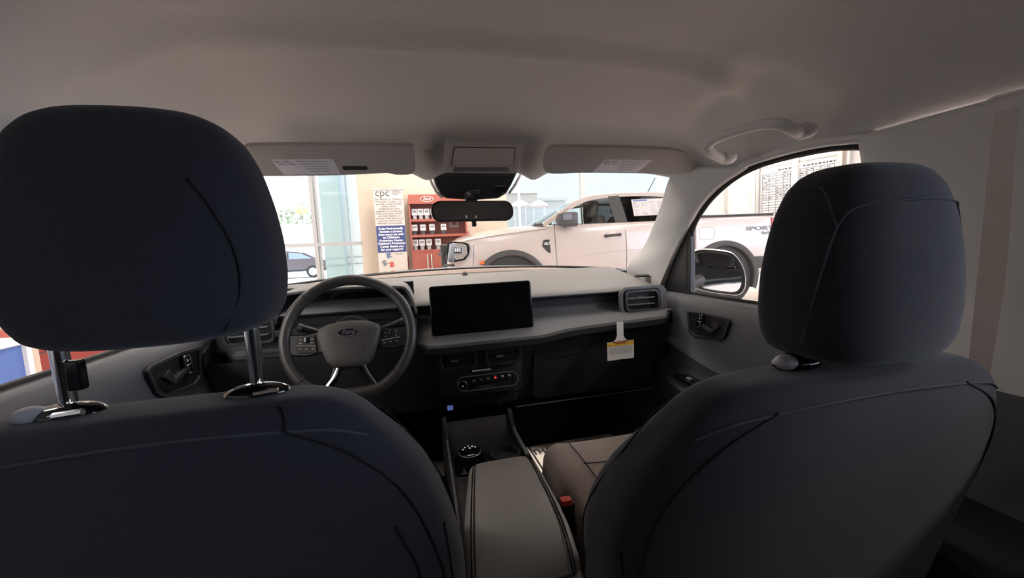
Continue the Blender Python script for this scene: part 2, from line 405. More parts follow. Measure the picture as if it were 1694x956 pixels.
    outl = [(cy+(p[0]-cy)*k+oy, cz+(p[1]-cz)*k) for p in outl]; cy += oy
    grow = [(cy+(p[0]-cy)*1.07, cz+(p[1]-cz)*1.10) for p in outl]
    ins = [(cy+(p[0]-cy)*.94, cz+(p[1]-cz)*.90) for p in outl]
    O = (mir((XO, 0, 0), s).x, 0, 0)
    m = M(); m.frame(grow, ins, O, (0, 1, 0), (0, 0, 1), -.008*s); lname(obj('handle_bezel', m, m_door2, parent=d, bevel=.002), 'darker frame round the handle pocket')
    m = M(); m.plate(outl, O, (0, 1, 0), (0, 0, 1), -.003*s); lname(obj('handle_pocket', m, m_blk, parent=d), 'black recess behind the handle')
    yl = cy+.030*k; m = M()
    hp = [(cy+.035*k, cz-.004), (cy-.02*k, cz-.020), (cy-.050*k, cz+.008), (cy-.032*k, cz+.020), (cy-.018*k, cz-.006), (cy+.032*k, cz+.010)]
    m.plate(hp, O, (0, 1, 0), (0, 0, 1), -.014*s); obj('handle', m, m_door2, parent=d, bevel=.003)
    r = rrect(.022*k, .044*k, .008, 4, yl, cz+.010); ri = rrect(.0155*k, .0375*k, .006, 4, yl, cz+.010)
    r = [(p[0]+(p[1]-cz)*-.12, p[1]) for p in r]; ri = [(p[0]+(p[1]-cz)*-.12, p[1]) for p in ri]
    m = M(); m.plate(r, O, (0, 1, 0), (0, 0, 1), -.012*s); sw = obj('lock_switch', m, m_gblk, parent=d)
    m = M(); m.frame(r, ri, O, (0, 1, 0), (0, 0, 1), -.015*s); obj('chrome_ring', m, m_chrome, parent=sw)
    m = M(); m.box((O[0]-s*.0128, yl, cz+.010), (.001, .012, .0018)); m.plate([(yl-.003, cz+.018), (yl+.003, cz+.018), (yl, cz+.025)], O, (0, 1, 0), (0, 0, 1), -.0132*s); m.lathe([(.003, 0), (.003, .0012)], (O[0]-s*.012, yl, cz-.002), (-s, 0, 0), 10)
    obj('lock_symbol', m, m_white, parent=sw)
    # window switch plate on the armrest
    zc = -.418; m = M(); m.plate(rrect(.05, .16, .02, 4), mir((.782, 1.0, zc-.012), s), (1, 0, 0), (0, 1, 0), .006); o = obj('switch_plate', m, m_gblk, parent=d)
    m = M(); m.box(mir((.780, 1.02, zc-.003), s), (.014, .022, .006)); obj('window_switch', m, m_silver, parent=o, bevel=.002)
    # B pillar trim
    m = M(); rows = []
    yb = [.588, .574, .560, .54, .49, .42, .36, .31]
    for z in [-.62+.044*i for i in range(19)]+[.186]:
        bow = .012*ss(-.1, .19, z)
        rows.append([mir((.868 if i == 0 else .857-(0.0 if i > 1 else -.006)-.006*ss(.56, .48, y)-bow*.4, y-(.035 if z < -.17 else 0)*0+(.02*ss(.05, .19, z) if i < 4 else 0), z), s) for i, y in enumerate(yb)]+[mir((.875, .30, z), s)])
    m.grid(rows); bp = struct('pillar_middle', m, m_trim); md = bp.modifiers.new('thick', 'SOLIDIFY'); md.thickness = .02; md.offset = s
    # belt height slider on the pillar
    m = M(); m.frame(rrect(.032, .17, .010, 4, .505, -.02), rrect(.026, .164, .008, 4, .505, -.02), mir((.848, 0, 0), s), (0, 1, 0), (0, 0, 1), -.004*s); obj('slider_track', m, m_trim, parent=bp)
    m = M(); m.box(mir((.842, .485, -.045), s), (.014, .03, .05)); obj('slider_knob', m, m_door, parent=bp, bevel=.004)
    # rear door lower panel, rear quarter
    m = M(); m.box(mir((.875, -.28, -.42), s), (.03, 1.15, .48)); struct('trim_6' if s > 0 else 'trim_7', m, m_door)
    m = M(); m.box(mir((.87, -.78, 0), s), (.03, .18, .4)); struct('pillar_rear', m, m_trim)
    m = M(); m.box(mir((.882, -.21, -.0), s), (.004, 1.02, .36)); struct('window_4' if s > 0 else 'window_5', m, g_clear if s > 0 else glass('half_glass', (.42, .42, .43), .05))
    m = M(); m.box(mir((.87, 1.56, -.58), s), (.05, .20, .70)); struct('trim_kick', m, m_carpet)
    # rocker below the doors
    m = M(); m.box(mir((.86, .4, -.83), s), (.10, 2.5, .16)); struct('baseboard_right' if s > 0 else 'baseboard_left', m, m_blk)
side(1); side(-1)
# floor, firewall and back wall of the cab
m = M(); m.box((CX, .35, -.90), (1.6, 2.5, .03)); struct('floor_cabin', m, m_carpet)
m = M(); m.box((CX, 1.62, -.56), (1.9, .03, .74)); struct('wall_front', m, m_carpet)
m = M(); m.box((CX, -.87, -.46), (1.6, .03, .90)); m.box((CX, -.87, .30), (1.6, .03, .08)); struct('wall_rear', m, m_door2)
m = M(); m.box((CX, -.87, .13), (1.5, .004, .30)); struct('window_6', m, g_priv)
# ================================================================== SEATS
# section table: drop below the top, half width, rear offset, depth
BK = [(0, .13, .030, .050), (.004, .160, .022, .066), (.012, .180, .014, .080), (.026, .200, .007, .092), (.045, .216, .003, .100), (.08, .236, .0, .125), (.12, .252, .0, .15), (.2, .268, .0, .185), (.3, .275, .0, .20), (.45, .275, .0, .20), (.56, .27, .0, .18), (.62, .25, .012, .12), (.635, .22, .03, .08)]
def sgnp(a, e): return (1 if a >= 0 else -1)*abs(a)**e
WK = [(0, 1.0), (1, 1.0)]
def back_pt(cx, yr, zt, drop, th, out=0.0):
    w, r0, d = interp(BK, drop); w *= interp(WK, drop)[0]
    y0 = yr+0.20*drop+r0; c, s = cos(th), sin(th)
    # th: 0 = right edge, pi/2 = front, -pi/2 = rear
    x = (w+out)*sgnp(c, 0.62); hy = d/2+out; y = y0+d/2+hy*sgnp(s, 0.55)
    u = x/max(w, 1e-6)
    if s < 0: y += -0.012*(1-u*u)*min(1, drop/.1)                    # the back panel bulges a little
    else: y += -0.030*max(0, 1-(u/.75)**2)*min(1, drop/.1)           # the front is hollowed between the bolsters
    sag = 0.010*(u*u)*(1 if drop < .03 else 0)
    return Vector((cx+x, y, zt-drop))
def loft_back(cx, yr, zt, drops, n=56, out=0.0):
    m = M(); m.grid([[back_pt(cx, yr, zt, dr, 2*pi*j/n, out) for j in range(n)] for dr in drops], cu=True, cap0=True, cap1=True); return m
def seam_on(cx, yr, zt, pairs, r=.0016):     # pairs of (u across -1..1 on the rear, drop)
    P = []
    for u, dr in pairs:
        c = sgnp(u, 1/0.62); th = -math.acos(max(-1, min(1, c)))
        P.append(back_pt(cx, yr, zt, dr, th, .0006))
    m = M(); m.tube(smooth_path(P, 6), r, 6); return m
def front_seam_on(cx, yr, zt, pairs, r=.0018):
    P = []
    for u, dr in pairs:
        c = sgnp(u, 1/0.62); th = math.acos(max(-1, min(1, c))); P.append(back_pt(cx, yr, zt, dr, th, .0006))
    m = M(); m.tube(smooth_path(P, 6), r, 6); return m
HR = [(0, .055, .040), (.004, .082, .050), (.012, .098, .057), (.03, .108, .061), (.06, .1125, .062), (.10, .1125, .060), (.14, .107, .056), (.175, .099, .050), (.20, .088, .044), (.215, .074, .037), (.223, .058, .028), (.227, .035, .014)]
HK = 1.0
def head_pt(cx, yc, zb, h, th, out=0.0):
    w, d = interp(HR, h); c, s = cos(th), sin(th)
    x = (w+out)*sgnp(c, .60); y = (d+out)*sgnp(s, .62)
    u = x/max(w, 1e-6)
    y += (-.006*(1-u*u) if s < 0 else .0)
    return Vector((cx+x, yc+y+0.06*(h-.1)*-.35, zb+h*HK))
def head_seam(cx, yc, zb, pairs, m, r=.0013):
    P = []
    for u, h in pairs:
        c = sgnp(u, 1/0.60); th = -math.acos(max(-1, min(1, c))); P.append(head_pt(cx, yc, zb, h, th, .0005))
    m.tube(smooth_path(P, 8), r, 6)
def seat(name, cx, yr, zt, zb, hx, label, side_in, arch):
    global WK
    WK = [(0, 1.10), (.18, 1.10), (.34, 1.01), (1, .98)] if arch else [(0, .95), (.045, .95), (.08, .975), (.3, 1.085), (1, 1.085)]
    t = thing(name, label, 'car seat', (cx, yr+.1, -.86))
    drops = [0, .002, .004, .008, .012, .018, .026, .035, .045, .06, .08, .1, .12, .15, .18, .22, .26, .3, .35, .4, .45, .5, .56, .6, .62, .63, .635]
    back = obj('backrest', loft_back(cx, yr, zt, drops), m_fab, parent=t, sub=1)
    back_sm = obj('top_seam', seam_on(cx, yr, zt, [(-.93, .05), (-.8, .034), (-.4, .024), (0, .022), (.4, .024), (.8, .034), (.93, .05)]), m_seam, parent=back)
    for sx in (-1, 1):
        obj('side_seam', seam_on(cx, yr, zt, [(sx*.62, .026), (sx*.80, .06), (sx*.88, .12), (sx*.90, .2), (sx*.90, .3), (sx*.88, .42), (sx*.86, .55)], .0014), m_dseam, parent=back)
        obj('bolster_seam', front_seam_on(cx, yr, zt, [(sx*.80, .006), (sx*.97, .03), (sx*.995, .08), (sx*.995, .2), (sx*.995, .32)], .0010), m_dseam, parent=back)
        obj('curved_seam', seam_on(cx, yr, zt, [(sx*.93, .30), (sx*.955, .24), (sx*.965, .21), (sx*.97, .205)], .0010), m_dseam, parent=back)
    if not arch: obj('top_seam', seam_on(cx, yr, zt, [(side_in*.64, .026), (side_in*.70, .012), (side_in*.74, .005)], .0010), m_dseam, parent=back)
    # double zip seam running down the inner edge of the back panel
    P = []
    for u, dr in [(.80, .17), (.82, .25), (.81, .34), (.79, .44), (.77, .55)]:
        c = sgnp(u*side_in, 1/0.62); P.append(back_pt(cx, yr, zt, dr, -math.acos(max(-1, min(1, c))), .0008))
    if not arch: m = M(); m.tube(smooth_path(P, 6), .0012, 6); obj('zip_seam', m, m_dseam, parent=back); m = M(); m.tube([p+Vector((-side_in*.016, 0, 0)) for p in smooth_path(P, 6)], .0012, 6); obj('zip_seam', m, m_dseam, parent=back)
    # cushion
    kx = cx+(.032 if arch else .0)
    m = M(); rows = []
    L = [(.17, .19, .02), (.20, .235, .05), (.26, .25, .062), (.36, .253, .066), (.5, .25, .07), (.58, .24, .066), (.635, .225, .05), (.66, .20, .01), (.665, .17, -.05)]
    for (dy, w, h) in L:
        r = []
        for j in range(25):
            u = -1+2*j/24
            zc = -.60+h+.026*(abs(u)**3)*(1 if dy < .6 else .3)-.03*max(0, abs(u)-.86)/.14
            r.append(Vector((kx+w*sgnp(u, .9), yr+.06+dy, zc)))
        r = [Vector((kx-w*1.02, yr+.06+dy, -.74))]+[Vector((kx-w*1.03, yr+.06+dy, -.66))]+r+[Vector((kx+w*1.03, yr+.06+dy, -.66)), Vector((kx+w*1.02, yr+.06+dy, -.74))]
        rows.append(r)
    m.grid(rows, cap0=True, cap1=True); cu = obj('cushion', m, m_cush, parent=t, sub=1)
    m = M()
    for sx in (-1, 1):
        pth = [Vector((kx+sx*.165, yr+.06+dy, -.60+h+.026*(.66**3)+.002)) for dy, w, h in L[1:6]]
        m.tube(smooth_path(pth, 4), .0013, 6)
    m.tube([Vector((kx-.17+.34*i/10, yr+.06+.47, -.60+.07+.026*abs(-.66+1.32*i/10)**3+.002)) for i in range(11)], .0013, 6)
    obj('cushion_seam', m, m_dseam, parent=cu)
    m = M(); m.box((kx, yr+.38, -.80), (.44, .52, .12)); obj('base', m, m_blk, parent=t, bevel=.02)
    # headrest
    global HK
    HK = 1.0 if arch else .965
    hs = [0, .002, .004, .008, .012, .02, .03, .045, .06, .08, .10, .12, .14, .16, .175, .188, .20, .208, .215, .22, .223, .2255, .227]
    m = M(); n = 48; yc = yr+.062
    m.grid([[head_pt(hx, yc, zb, h, 2*pi*j/n) for j in range(n)] for h in hs], cu=True, cap0=True, cap1=True)
    hd = obj('headrest', m, m_fab2, parent=t, sub=1)
    m = M()
    if arch:
        head_seam(hx, yc, zb, [(-.985, .03), (-.93, .10), (-.86, .155), (-.72, .175), (-.3, .180), (.2, .182), (.70, .179), (.84, .172)], m)
        m2 = M(); head_seam(hx, yc, zb, [(.84, .172), (.90, .13), (.92, .08), (.92, .02)], m2); obj('side_seam', m2, m_seam, parent=hd)
        m2 = M(); head_seam(hx, yc, zb, [(-.86, .155), (-.95, .19), (-.98, .2)], m2); obj('corner_seam', m2, m_seam, parent=hd)
    else:
        head_seam(hx, yc, zb, [(.76, .012), (.82, .05), (.80, .09), (.70, .13), (.60, .155)], m, .0010)
    obj('seam', m, m_seam if arch else m_dseam, parent=hd)
    gz = .007 if arch else 0
    for k, sx in enumerate((-1, 1)):
        x0 = hx+sx*.084-(0 if arch else .008)
        m = M(); m.tube([(x0, yc+.003, zb+.02), (x0, yc+.006, zt-.03)], .0072, 14); po = obj('post', m, m_chrome, parent=hd)
        if zb > zt+.02 and sx < 0:
            m = M(); m.box((x0+.012, yc+.002, (zb+zt)/2+.004), (.013, .010, .030)); obj('post_clip', m, m_gblk, parent=po, bevel=.002)
        m = M(); m.ell((x0, yc+.002, zt-.001+gz), (.033, .018, .011), 20, 10); g = obj('post_guide', m, m_gblk, parent=back)
        if sx < 0 or arch:
            m = M(); m.ell((x0-.024, yc-.005, zt+.003+gz), (.014, .011, .009), 14, 8); obj('release_button', m, mat('grey_button', (.30, .30, .33), .5), parent=g)
        m = M(); m.tube([(x0+.004, yc-.0185-gz, zt+.004+gz*1.3), (x0+.026, yc-.0170-gz, zt+.005+gz*1.3)], .0036+gz*.12, 8); obj('chrome_bar', m, m_chrome, parent=g)
    return t
seat('driver_seat', -.262, .400, -.142, -.076, -.256, 'dark cloth front seat behind the steering wheel, headrest raised on chrome posts', 1, False)
seat('passenger_seat', .488, .308, -.156, -.148, .516, 'dark cloth front passenger seat with headrest lowered onto the backrest', -1, True)
# seat belt hanging on the right pillar
t = thing('seat_belt', 'pale seat belt webbing hanging down the pillar behind the passenger headrest', 'seat belt', (.84, .405, -.62))
m = M(); P = [Vector((.828, .392, .165)), Vector((.828, .394, .11)), Vector((.830, .397, -.02)), Vector((.832, .402, -.22)), Vector((.834, .41, -.45)), Vector((.835, .41, -.6))]
m.ribbon(smooth_path(P, 6), (-.35, 1, 0), .047, .002); obj('webbing', m, weave('belt_webbing', (.78, .72, .70), 900, .08, .75), parent=t)
m = M(); m.plate(rrect(.055, .05, .014), (.838, .408, .165), (0, 1, 0), (0, 0, 1), -.010); obj('guide_ring', m, m_trim, parent=t, bevel=.003)
m = M(); m.box((.838, .42, -.60), (.012, .05, .05)); obj('anchor', m, m_blk, parent=t, bevel=.003)
t = thing('belt_buckle', 'seat belt buckle with red release button between armrest and passenger seat', 'seat belt buckle', (.262, .70, -.62))
p = Zp(936, 829, -.50); m = M(); m.box((p.x+.004, p.y+.012, p.z-.06), (.03, .03, .11)); obj('body', m, m_blk, parent=t, bevel=.004)
m = M(); m.box((p.x, p.y, p.z), (.022, .016, .012)); lname(obj('button', m, m_red, parent=t, bevel=.002), 'red release button')
# ================================================================== DASHBOARD
XL, XR = -.565, .812
t_dash = thing('dashboard', 'full width dark grey dashboard with pale padded top under the windscreen', 'dashboard', (CX, 1.3, -.60))
def xs(a, b, n): return [a+(b-a)*i/n for i in range(n+1)]
def endk(x): return ss(XR-.055, XR, x)+ss(XL+.055, XL, x)*1.0 if True else 0
def end(x):
    a = max(0, (x-(XR-.05))/.05); b = max(0, ((XL+.05)-x)/.05); return min(1, max(a, b))
def drop_end(x): e = end(x); return .030*(1-sqrt(max(0, 1-e*e)))
# padded top
m = M(); rows = []
X = xs(XL, XR, 60)
def top_prof(x):
    e = drop_end(x); k = ((x-CX)/.72)**2
    return [(1.70-.14*k, -.100-e), (1.60-.10*k, -.094-e), (1.45, -.106-e), (1.33, -.124-e), (1.25, -.140-e), (1.215, -.147-e), (1.200, -.1535-e), (1.197, -.159-e), (1.206, -.165-e), (1.24, -.168-e)]
for x in X: rows.append([Vector((x, y, z)) for y, z in top_prof(x)])
m.grid(rows); pad = obj('top_pad', m, m_dash, parent=t_dash)
m = M(); m.tube([(x, 1.1965, -.1600-drop_end(x)) for x in xs(.33, XR-.004, 40)], .0028, 8); obj('pad_piping', m, m_dash2, parent=pad)
# recessed dark band, pale tray and its lip
m = M(); m.grid([[Vector((x, 1.218, -.164-drop_end(x))), Vector((x, 1.238, -.175)), Vector((x, 1.236, -.200)), Vector((x, 1.225, -.212))] for x in X]); obj('trim_band', m, m_dash2, parent=t_dash)
def lipz(x): return interp([(XL, -.262), (.05, -.266), (.32, -.264), (.36, -.262), (.42, -.252), (.50, -.247), (.72, -.240), (XR, -.236)], x)[0]
def fy(x): return .085*(1-ss(-.05, .02, x))
def rise(x): return interp([(XL, 0), (.60, 0), (.66, .0), (.70, .0), (XR, 0)], x)[0]
m = M(); rows = []
for x in X:
    lz = lipz(x); e = end(x)
    rows.append([Vector((x, 1.236, -.198+.01*e)), Vector((x, 1.226, -.210)), Vector((x, 1.19+fy(x)*.4, -.222)), Vector((x, 1.145+fy(x)*.9, lz+.010)), Vector((x, 1.128+.03*e+fy(x), lz+.003)), Vector((x, 1.120+.04*e+fy(x), lz-.002))])
m.grid(rows); obj('tray', m, m_tray, parent=t_dash)
m = M(); rows = []
for x in X:
    lz = lipz(x); e = end(x)
    rows.append([Vector((x, 1.120+.04*e+fy(x), lz-.001)), Vector((x, 1.113+.045*e+fy(x), lz-.008)), Vector((x, 1.116+.045*e+fy(x), lz-.026)), Vector((x, 1.14+.02*e+fy(x), lz-.034)), Vector((x, 1.215, lz-.036))])
m.grid(rows); obj('tray_lip', m, m_dash2, parent=t_dash)
# lower fascia and glove box
m = M(); rows = []
for x in X: rows.append([Vector((x, y, z)) for y, z in ((1.165, -.27), (1.165, -.30), (1.185, -.36), (1.215, -.46), (1.24, -.50), (1.34, -.53), (1.50, -.58))])
m.grid(rows); obj('lower_fascia', m, m_dash2, parent=t_dash)
O = Vector((.54, 1.165, -.31)); v = Vector((0, -.055, .16)).normalized()
m = M(); m.plate(rrect(.44, .20, .03, 5), (.55, 1.1965, -.402), (1, 0, 0), (0, -.24, .97), .006); gb = obj('glove_box', m, m_dash2, parent=t_dash, bevel=.004)
m = M(); m.plate([(-.06, -.012), (.06, .004), (.055, .012), (-.055, .0)], (.44, 1.180, -.350), (1, 0, 0), (0, -.24, .97), .006); obj('latch', m, m_blk, parent=gb, bevel=.002)
m = M(); m.box((.52, 1.20, -.512), (.5, .004, .003)); obj('fascia_edge', m, m_tray, parent=t_dash)
# end caps
for x in (XL, XR):
    m = M(); pr = [(p[0], p[1]) for p in top_prof(x)[:9]]+[(1.22, -.21), (1.16, -.238), (1.155, -.27), (1.19, -.30), (1.24, -.50), (1.60, -.55)]
    m.plate(pr, (x, 0, 0), (0, 1, 0), (0, 0, 1), .006 if x > 0 else -.006); obj('end_cap', m, m_dash2, parent=t_dash)
# outer air vents
def vent(cx, cz, w, h, y, par, slats=2):
    u = (1, 0, 0); v = (0, .10, .995)
    m = M(); m.frame(rrect(w, h, h*.22, 5), rrect(w-.016, h-.016, h*.17, 5), (cx, y, cz), u, v, .010); o = obj('air_vent', m, m_blk, parent=par, bevel=.002)
    m = M(); m.plate(rrect(w-.012, h-.012, h*.17, 5), (cx, y+.012, cz), u, v, .002); obj('vent_cavity', m, m_rub, parent=o)
    for i in range(slats):
        z = cz-(h-.03)/2+(h-.03)*(i+.5)/slats; m = M(); m.box((cx-.004, y-.002, z), (w-.028, .012, .0022)); obj('vent_slat', m, m_silver if w < .13 and slats == 2 else m_blk, parent=o)
    m = M(); m.box((cx-.012, y-.008, cz+(h-.03)/4*(1 if slats == 2 else 0)+.001), (.022, .010, .006)); obj('vent_tab', m, m_tray, parent=o, bevel=.001)
    return o
p0 = Yp(1034, 482, 1.17); p1 = Yp(1091, 513, 1.17)
vcx, vcz, vw, vh = (p0.x+p1.x)/2, (p0.z+p1.z)/2, abs(p1.x-p0.x), abs(p0.z-p1.z)
# pale surround swelling out round the vent
m = M(); m.frame(rrect(vw+.050, vh+.030, .03, 6, .008, -.002), rrect(vw+.004, vh+.002, .016, 6), (vcx, 1.186, vcz), (1, 0, 0), (0, .1, .995), .014); obj('vent_surround', m, m_tray, parent=t_dash, bevel=.005, seg=3)
vent(vcx, vcz, vw, vh, 1.176, t_dash)
vent(2*CX-vcx, vcz, vw, vh, 1.186, t_dash)
# demister grille on the corner of the pad
m = M(); g = None
gp = Yp(1068, 461, 1.34)
m.plate([(-.055, -.02), (.045, -.03), (.06, .0), (-.03, .02)], (gp.x, gp.y, gp.z+.012), (1, -.15, 0), (0.1, 1, .13), .003); g = obj('demister_grille', m, m_blk, parent=t_dash)
for i in range(6):
    m = M(); m.box((gp.x-.03+.013*i, gp.y-.008, gp.z+.016), (.004, .030, .003), Matrix.Rotation(.25, 3, 'Z')); obj('grille_bar', m, m_dash, parent=g)
# sensor dome
sp = Yp(769, 450, 1.56); m = M(); m.ell((sp.x, sp.y, -.095), (.012, .012, .012), 14, 8); obj('light_sensor', m, m_tray, parent=t_dash)
# --- instrument binnacle
bx0, bx1 = -.405, -.018; bc = (bx0+bx1)/2; bw = (bx1-bx0)/2
def hood_z(u): return -.088-.012*abs(u)**2-.075*max(0, (abs(u)-.80)/.20)**2.2
m = M(); rows = []
U = [-1+2*i/40 for i in range(41)]
for y, dz, sh in ((1.175, -.006, .97), (1.172, 0, 1.0), (1.18, .003, 1.0), (1.26, .006, 1.0), (1.36, -.004, 1.0), (1.50, -.022, .97)):
    rows.append([Vector((bc+bw*u*sh, y+.02*u*u, hood_z(u)+dz-(.0 if y < 1.4 else .0))) for u in U])
m.grid(rows); obj('binnacle_hood', m, m_dash, parent=t_dash)
m = M(); rows = []
for y, k in ((1.174, 1.0), (1.20, .97), (1.285, .92)):
    rows.append([Vector((bc+bw*u*k, y+.02*u*u*(1 if y < 1.25 else 0), hood_z(u)-.008-(1-k)*.09)) for u in U])
m.grid(rows); obj('binnacle_lining', m, m_blk, parent=t_dash)
m = M(); m.box((bc, 1.292, -.165), (.37, .010, .15)); ip = obj('instrument_panel', m, m_blk, parent=t_dash)
m = M(); m.plate(rrect(.25, .085, .012), (bc+.02, 1.284, -.155), (1, 0, 0), (0, .1, 1), .004); obj('instrument_screen', m, m_scr, parent=ip)
m = M(); m.box((bc, 1.235, -.205), (.38, .12, .02)); obj('binnacle_floor', m, m_dash2, parent=t_dash, bevel=.004)
# --- touchscreen
u = Vector((1, 0, 0)); v = Vector((0, .12, .993)).normalized()
pc = (Yp(711, 475, 1.165)+Yp(880, 541, 1.165))/2; sw_, sh_ = (Yp(879, 470, 1.165)-Yp(711, 476, 1.165)).length, .1455
w_ = u.cross(v)
m = M(); m.plate(rrect(sw_, sh_, .008, 5), pc-w_*.0, u, v, .012, -.012); scr = obj('touchscreen', m, m_gblk, parent=t_dash, bevel=.002)
m = M(); m.plate(rrect(sw_-.008, sh_-.008, .006, 5), pc, u, v, .0008); obj('screen_face', m, m_scr, parent=scr)
m = M(); m.frame(rrect(sw_+.003, sh_+.003, .009, 5), rrect(sw_, sh_, .008, 5), pc-w_*.004, u, v, .003); obj('screen_rim', m, m_blk, parent=scr)
m = M(); m.box((pc.x, 1.205, pc.z-.01), (.20, .06, .09)); obj('screen_mount', m, m_blk, parent=scr)
# unseen lamp added under the passenger side to brighten the paper mat
fl = thing('added_footwell_lamp', 'small unseen lamp added under the dashboard to light the paper mat', 'lamp', (.44, 1.40, -.56))
m = M(); m.box((.44, 1.40, -.556), (.07, .04, .02)); obj('housing', m, m_blk, parent=fl, bevel=.004)
m = M(); m.box((.44, 1.40, -.568), (.05, .026, .004)); obj('lens', m, mat('lamp_lens', (.9, .8, .7), .4, emit=(1, .8, .6), estr=2.0), parent=fl)
fo = lamp('added_footwell_light', 'SPOT', (.43, 1.42, -.575), (0, radians(6), 0), 1.5, (1.0, .84, .70)); fo.data.spot_size = radians(62); fo.data.spot_blend = .6; fo.data.shadow_soft_size = .02
# --- centre stack
scx = .158; Y0 = 1.155
m = M(); rows = []
for y, z, w in ((1.20, -.275, .128), (1.165, -.285, .130), (1.150, -.295, .131), (1.153, -.36, .130), (1.160, -.43, .126), (1.175, -.445, .124), (1.24, -.452, .122)):
    rows.append([Vector((scx-w, y+.05, z)), Vector((scx-w, y+.006, z)), Vector((scx-w+.008, y, z)), Vector((scx+w-.008, y, z)), Vector((scx+w, y+.006, z)), Vector((scx+w, y+.05, z))])
m.grid(rows); st = obj('centre_stack', m, m_dash2, parent=t_dash)
for k in (-1, 1):
    o = vent(scx+k*.068, -.322, .112, .052, 1.146, st, 3)
    # sub parts live one level deeper, so hang them directly on the stack's part
m = M(); m.box((scx+.0, 1.1485, -.361), (.055, .002, .0035)); lname(obj('airbag_light', m, m_white, parent=st), 'pale lit strip of indicator lettering')
cp = Vector((scx+.018, 1.1485, -.398))
m = M(); m.frame(rrect(.190, .046, .020, 6), rrect(.184, .040, .018, 6), cp, (1, 0, 0), (0, .09, .996), .002); obj('panel_outline', m, m_tray, parent=st)
m = M(); m.lathe([(.0135, 0), (.0135, .012), (.0115, .016), (.0, .016)], (cp.x-.078, cp.y+.002, cp.z), (0, -1, 0), 24); obj('volume_knob', m, m_gblk, parent=st)
m = M(); m.tube([(cp.x-.078+.0135*cos(a*pi/12), cp.y-.011, cp.z+.0135*sin(a*pi/12)) for a in range(24)], .0012, 6, closed=True); obj('knob_ring', m, m_silver, parent=st)
m = M(); m.box((cp.x-.078, cp.y-.0145, cp.z-.001), (.006, .001, .004)); obj('knob_mark', m, m_white, parent=st)
for i in range(6):
    x = cp.x-.043+.022*i; z = cp.z+.008+.0008*i
    m = M(); m.box((x, cp.y+.001, z-.002), (.018, .004, .016)); b_ = obj('climate_button', m, m_blk, parent=st, bevel=.001)
    m = M()
    if i == 3: m.plate([(-.0042, -.003), (.0042, -.003), (0, .0045)], (x, cp.y-.0015, z), (1, 0, 0), (0, 0, 1), .0006); lname(obj('button_symbol', m, mat('hazard_red', (.7, .06, .03), .5, emit=(1, .08, .04), estr=.25), parent=b_), 'red hazard triangle')
    elif i > 3: m.plate([(-.0045, .003), (.0045, .003), (.0018, -.003), (-.0018, -.003)] if i == 4 else [(-.004, -.0025), (.001, -.0025), (.0045, 0), (.001, .0025), (-.004, .0025)], (x, cp.y-.0015, z), (1, 0, 0), (0, 0, 1), .0006); obj('button_symbol', m, mat('pale_blue_print', (.45, .5, .62), .5), parent=b_)
    else: m.box((x, cp.y-.0015, z-.001), (.007, .0006, .0022)); obj('button_symbol', m, m_grey, parent=b_)
m = M(); m.box((cp.x-.01, cp.y, cp.z-.014), (.05, .002, .0016)); obj('slot_trim', m, m_tray, parent=st)
# lower bay
m = M(); m.box((scx+.005, 1.24, -.475), (.24, .05, .05)); lb = obj('lower_bay', m, m_blk, parent=t_dash, bevel=.008)
up = Yp(745, 675, 1.21); m = M(); m.plate(rrect(.018, .015, .003), (up.x, 1.213, up.z), (1, 0, 0), (0, 0, 1), .002); lname(obj('charge_port', m, mat('port_blue', (.10, .13, .30), .5, emit=(.2, .3, .8), estr=.12), parent=lb), 'small blue lit port')
up = Yp(827, 665, 1.21); m = M(); m.frame(rrect(.014, .014, .006, 5), rrect(.010, .010, .004, 5), (up.x, 1.213, up.z), (1, 0, 0), (0, 0, 1), .002); obj('socket_ring', m, mat('dim_red', (.10, .03, .02), .6), parent=lb)
# control stalk pods beside the wheel
tt = thing('steering_column', 'black steering column and stalks behind the wheel', 'steering column', (-.195, 1.24, -.28))
m = M(); m.tube([(-.187, 1.06, -.215), (-.19, 1.33, -.31)], .045, 20); obj('shroud', m, m_blk, parent=tt)
for sx in (-1, 1):
    a = Vector((-.19+sx*.04, 1.11, -.215)); b = Yp(664, 533, 1.12) if sx > 0 else Yp(500, 543, 1.12)
    m = M(); m.tube([a, a.lerp(b, .6), b], [.008, .009, .011], 12); s_ = obj('stalk', m, m_blk, parent=tt)
    m = M(); m.tube([b-(b-a)*.06+Vector((0, -.001, 0)), b+(b-a)*.10], .012, 14); obj('stalk_tip', m, m_blk, parent=s_)

# ================================================================== STEERING WHEEL
WS_ = .885
WC = Vector((-.187, 1.055, -.205)); wu = Vector((1, 0, 0)); wv = Vector((0, .38, .925)).normalized(); wn = wu.cross(wv)   # wn points at the driver
t = thing('steering_wheel', 'black leather steering wheel with dark badge and chrome lower spokes', 'steering wheel', tuple(WC))
def wp(a, b, h=0): return WC+(wu*a+wv*b+wn*h)*WS_
R_ = .171
m = M(); rows = []
for i in range(72):
    a = 2*pi*i/72; ca, sa = cos(a), sin(a)
    gr = 1+.10*(math.exp(-((a-.55)/.18)**2)+math.exp(-((a-(pi-.55))/.18)**2))
    rr = R_-(.010*max(0, -sa-.9)/.1 if sa < -.9 else 0)
    row = []
    for j in range(16):
        p = 2*pi*j/16
        row.append(wp((rr+.0155*gr*cos(p))*ca, (rr+.0155*gr*cos(p))*sa, .019*gr*sin(p)*.92))
    rows.append(row)
m.grid(rows, cu=True, cv=True); rim = obj('rim', m, m_leather, parent=t)
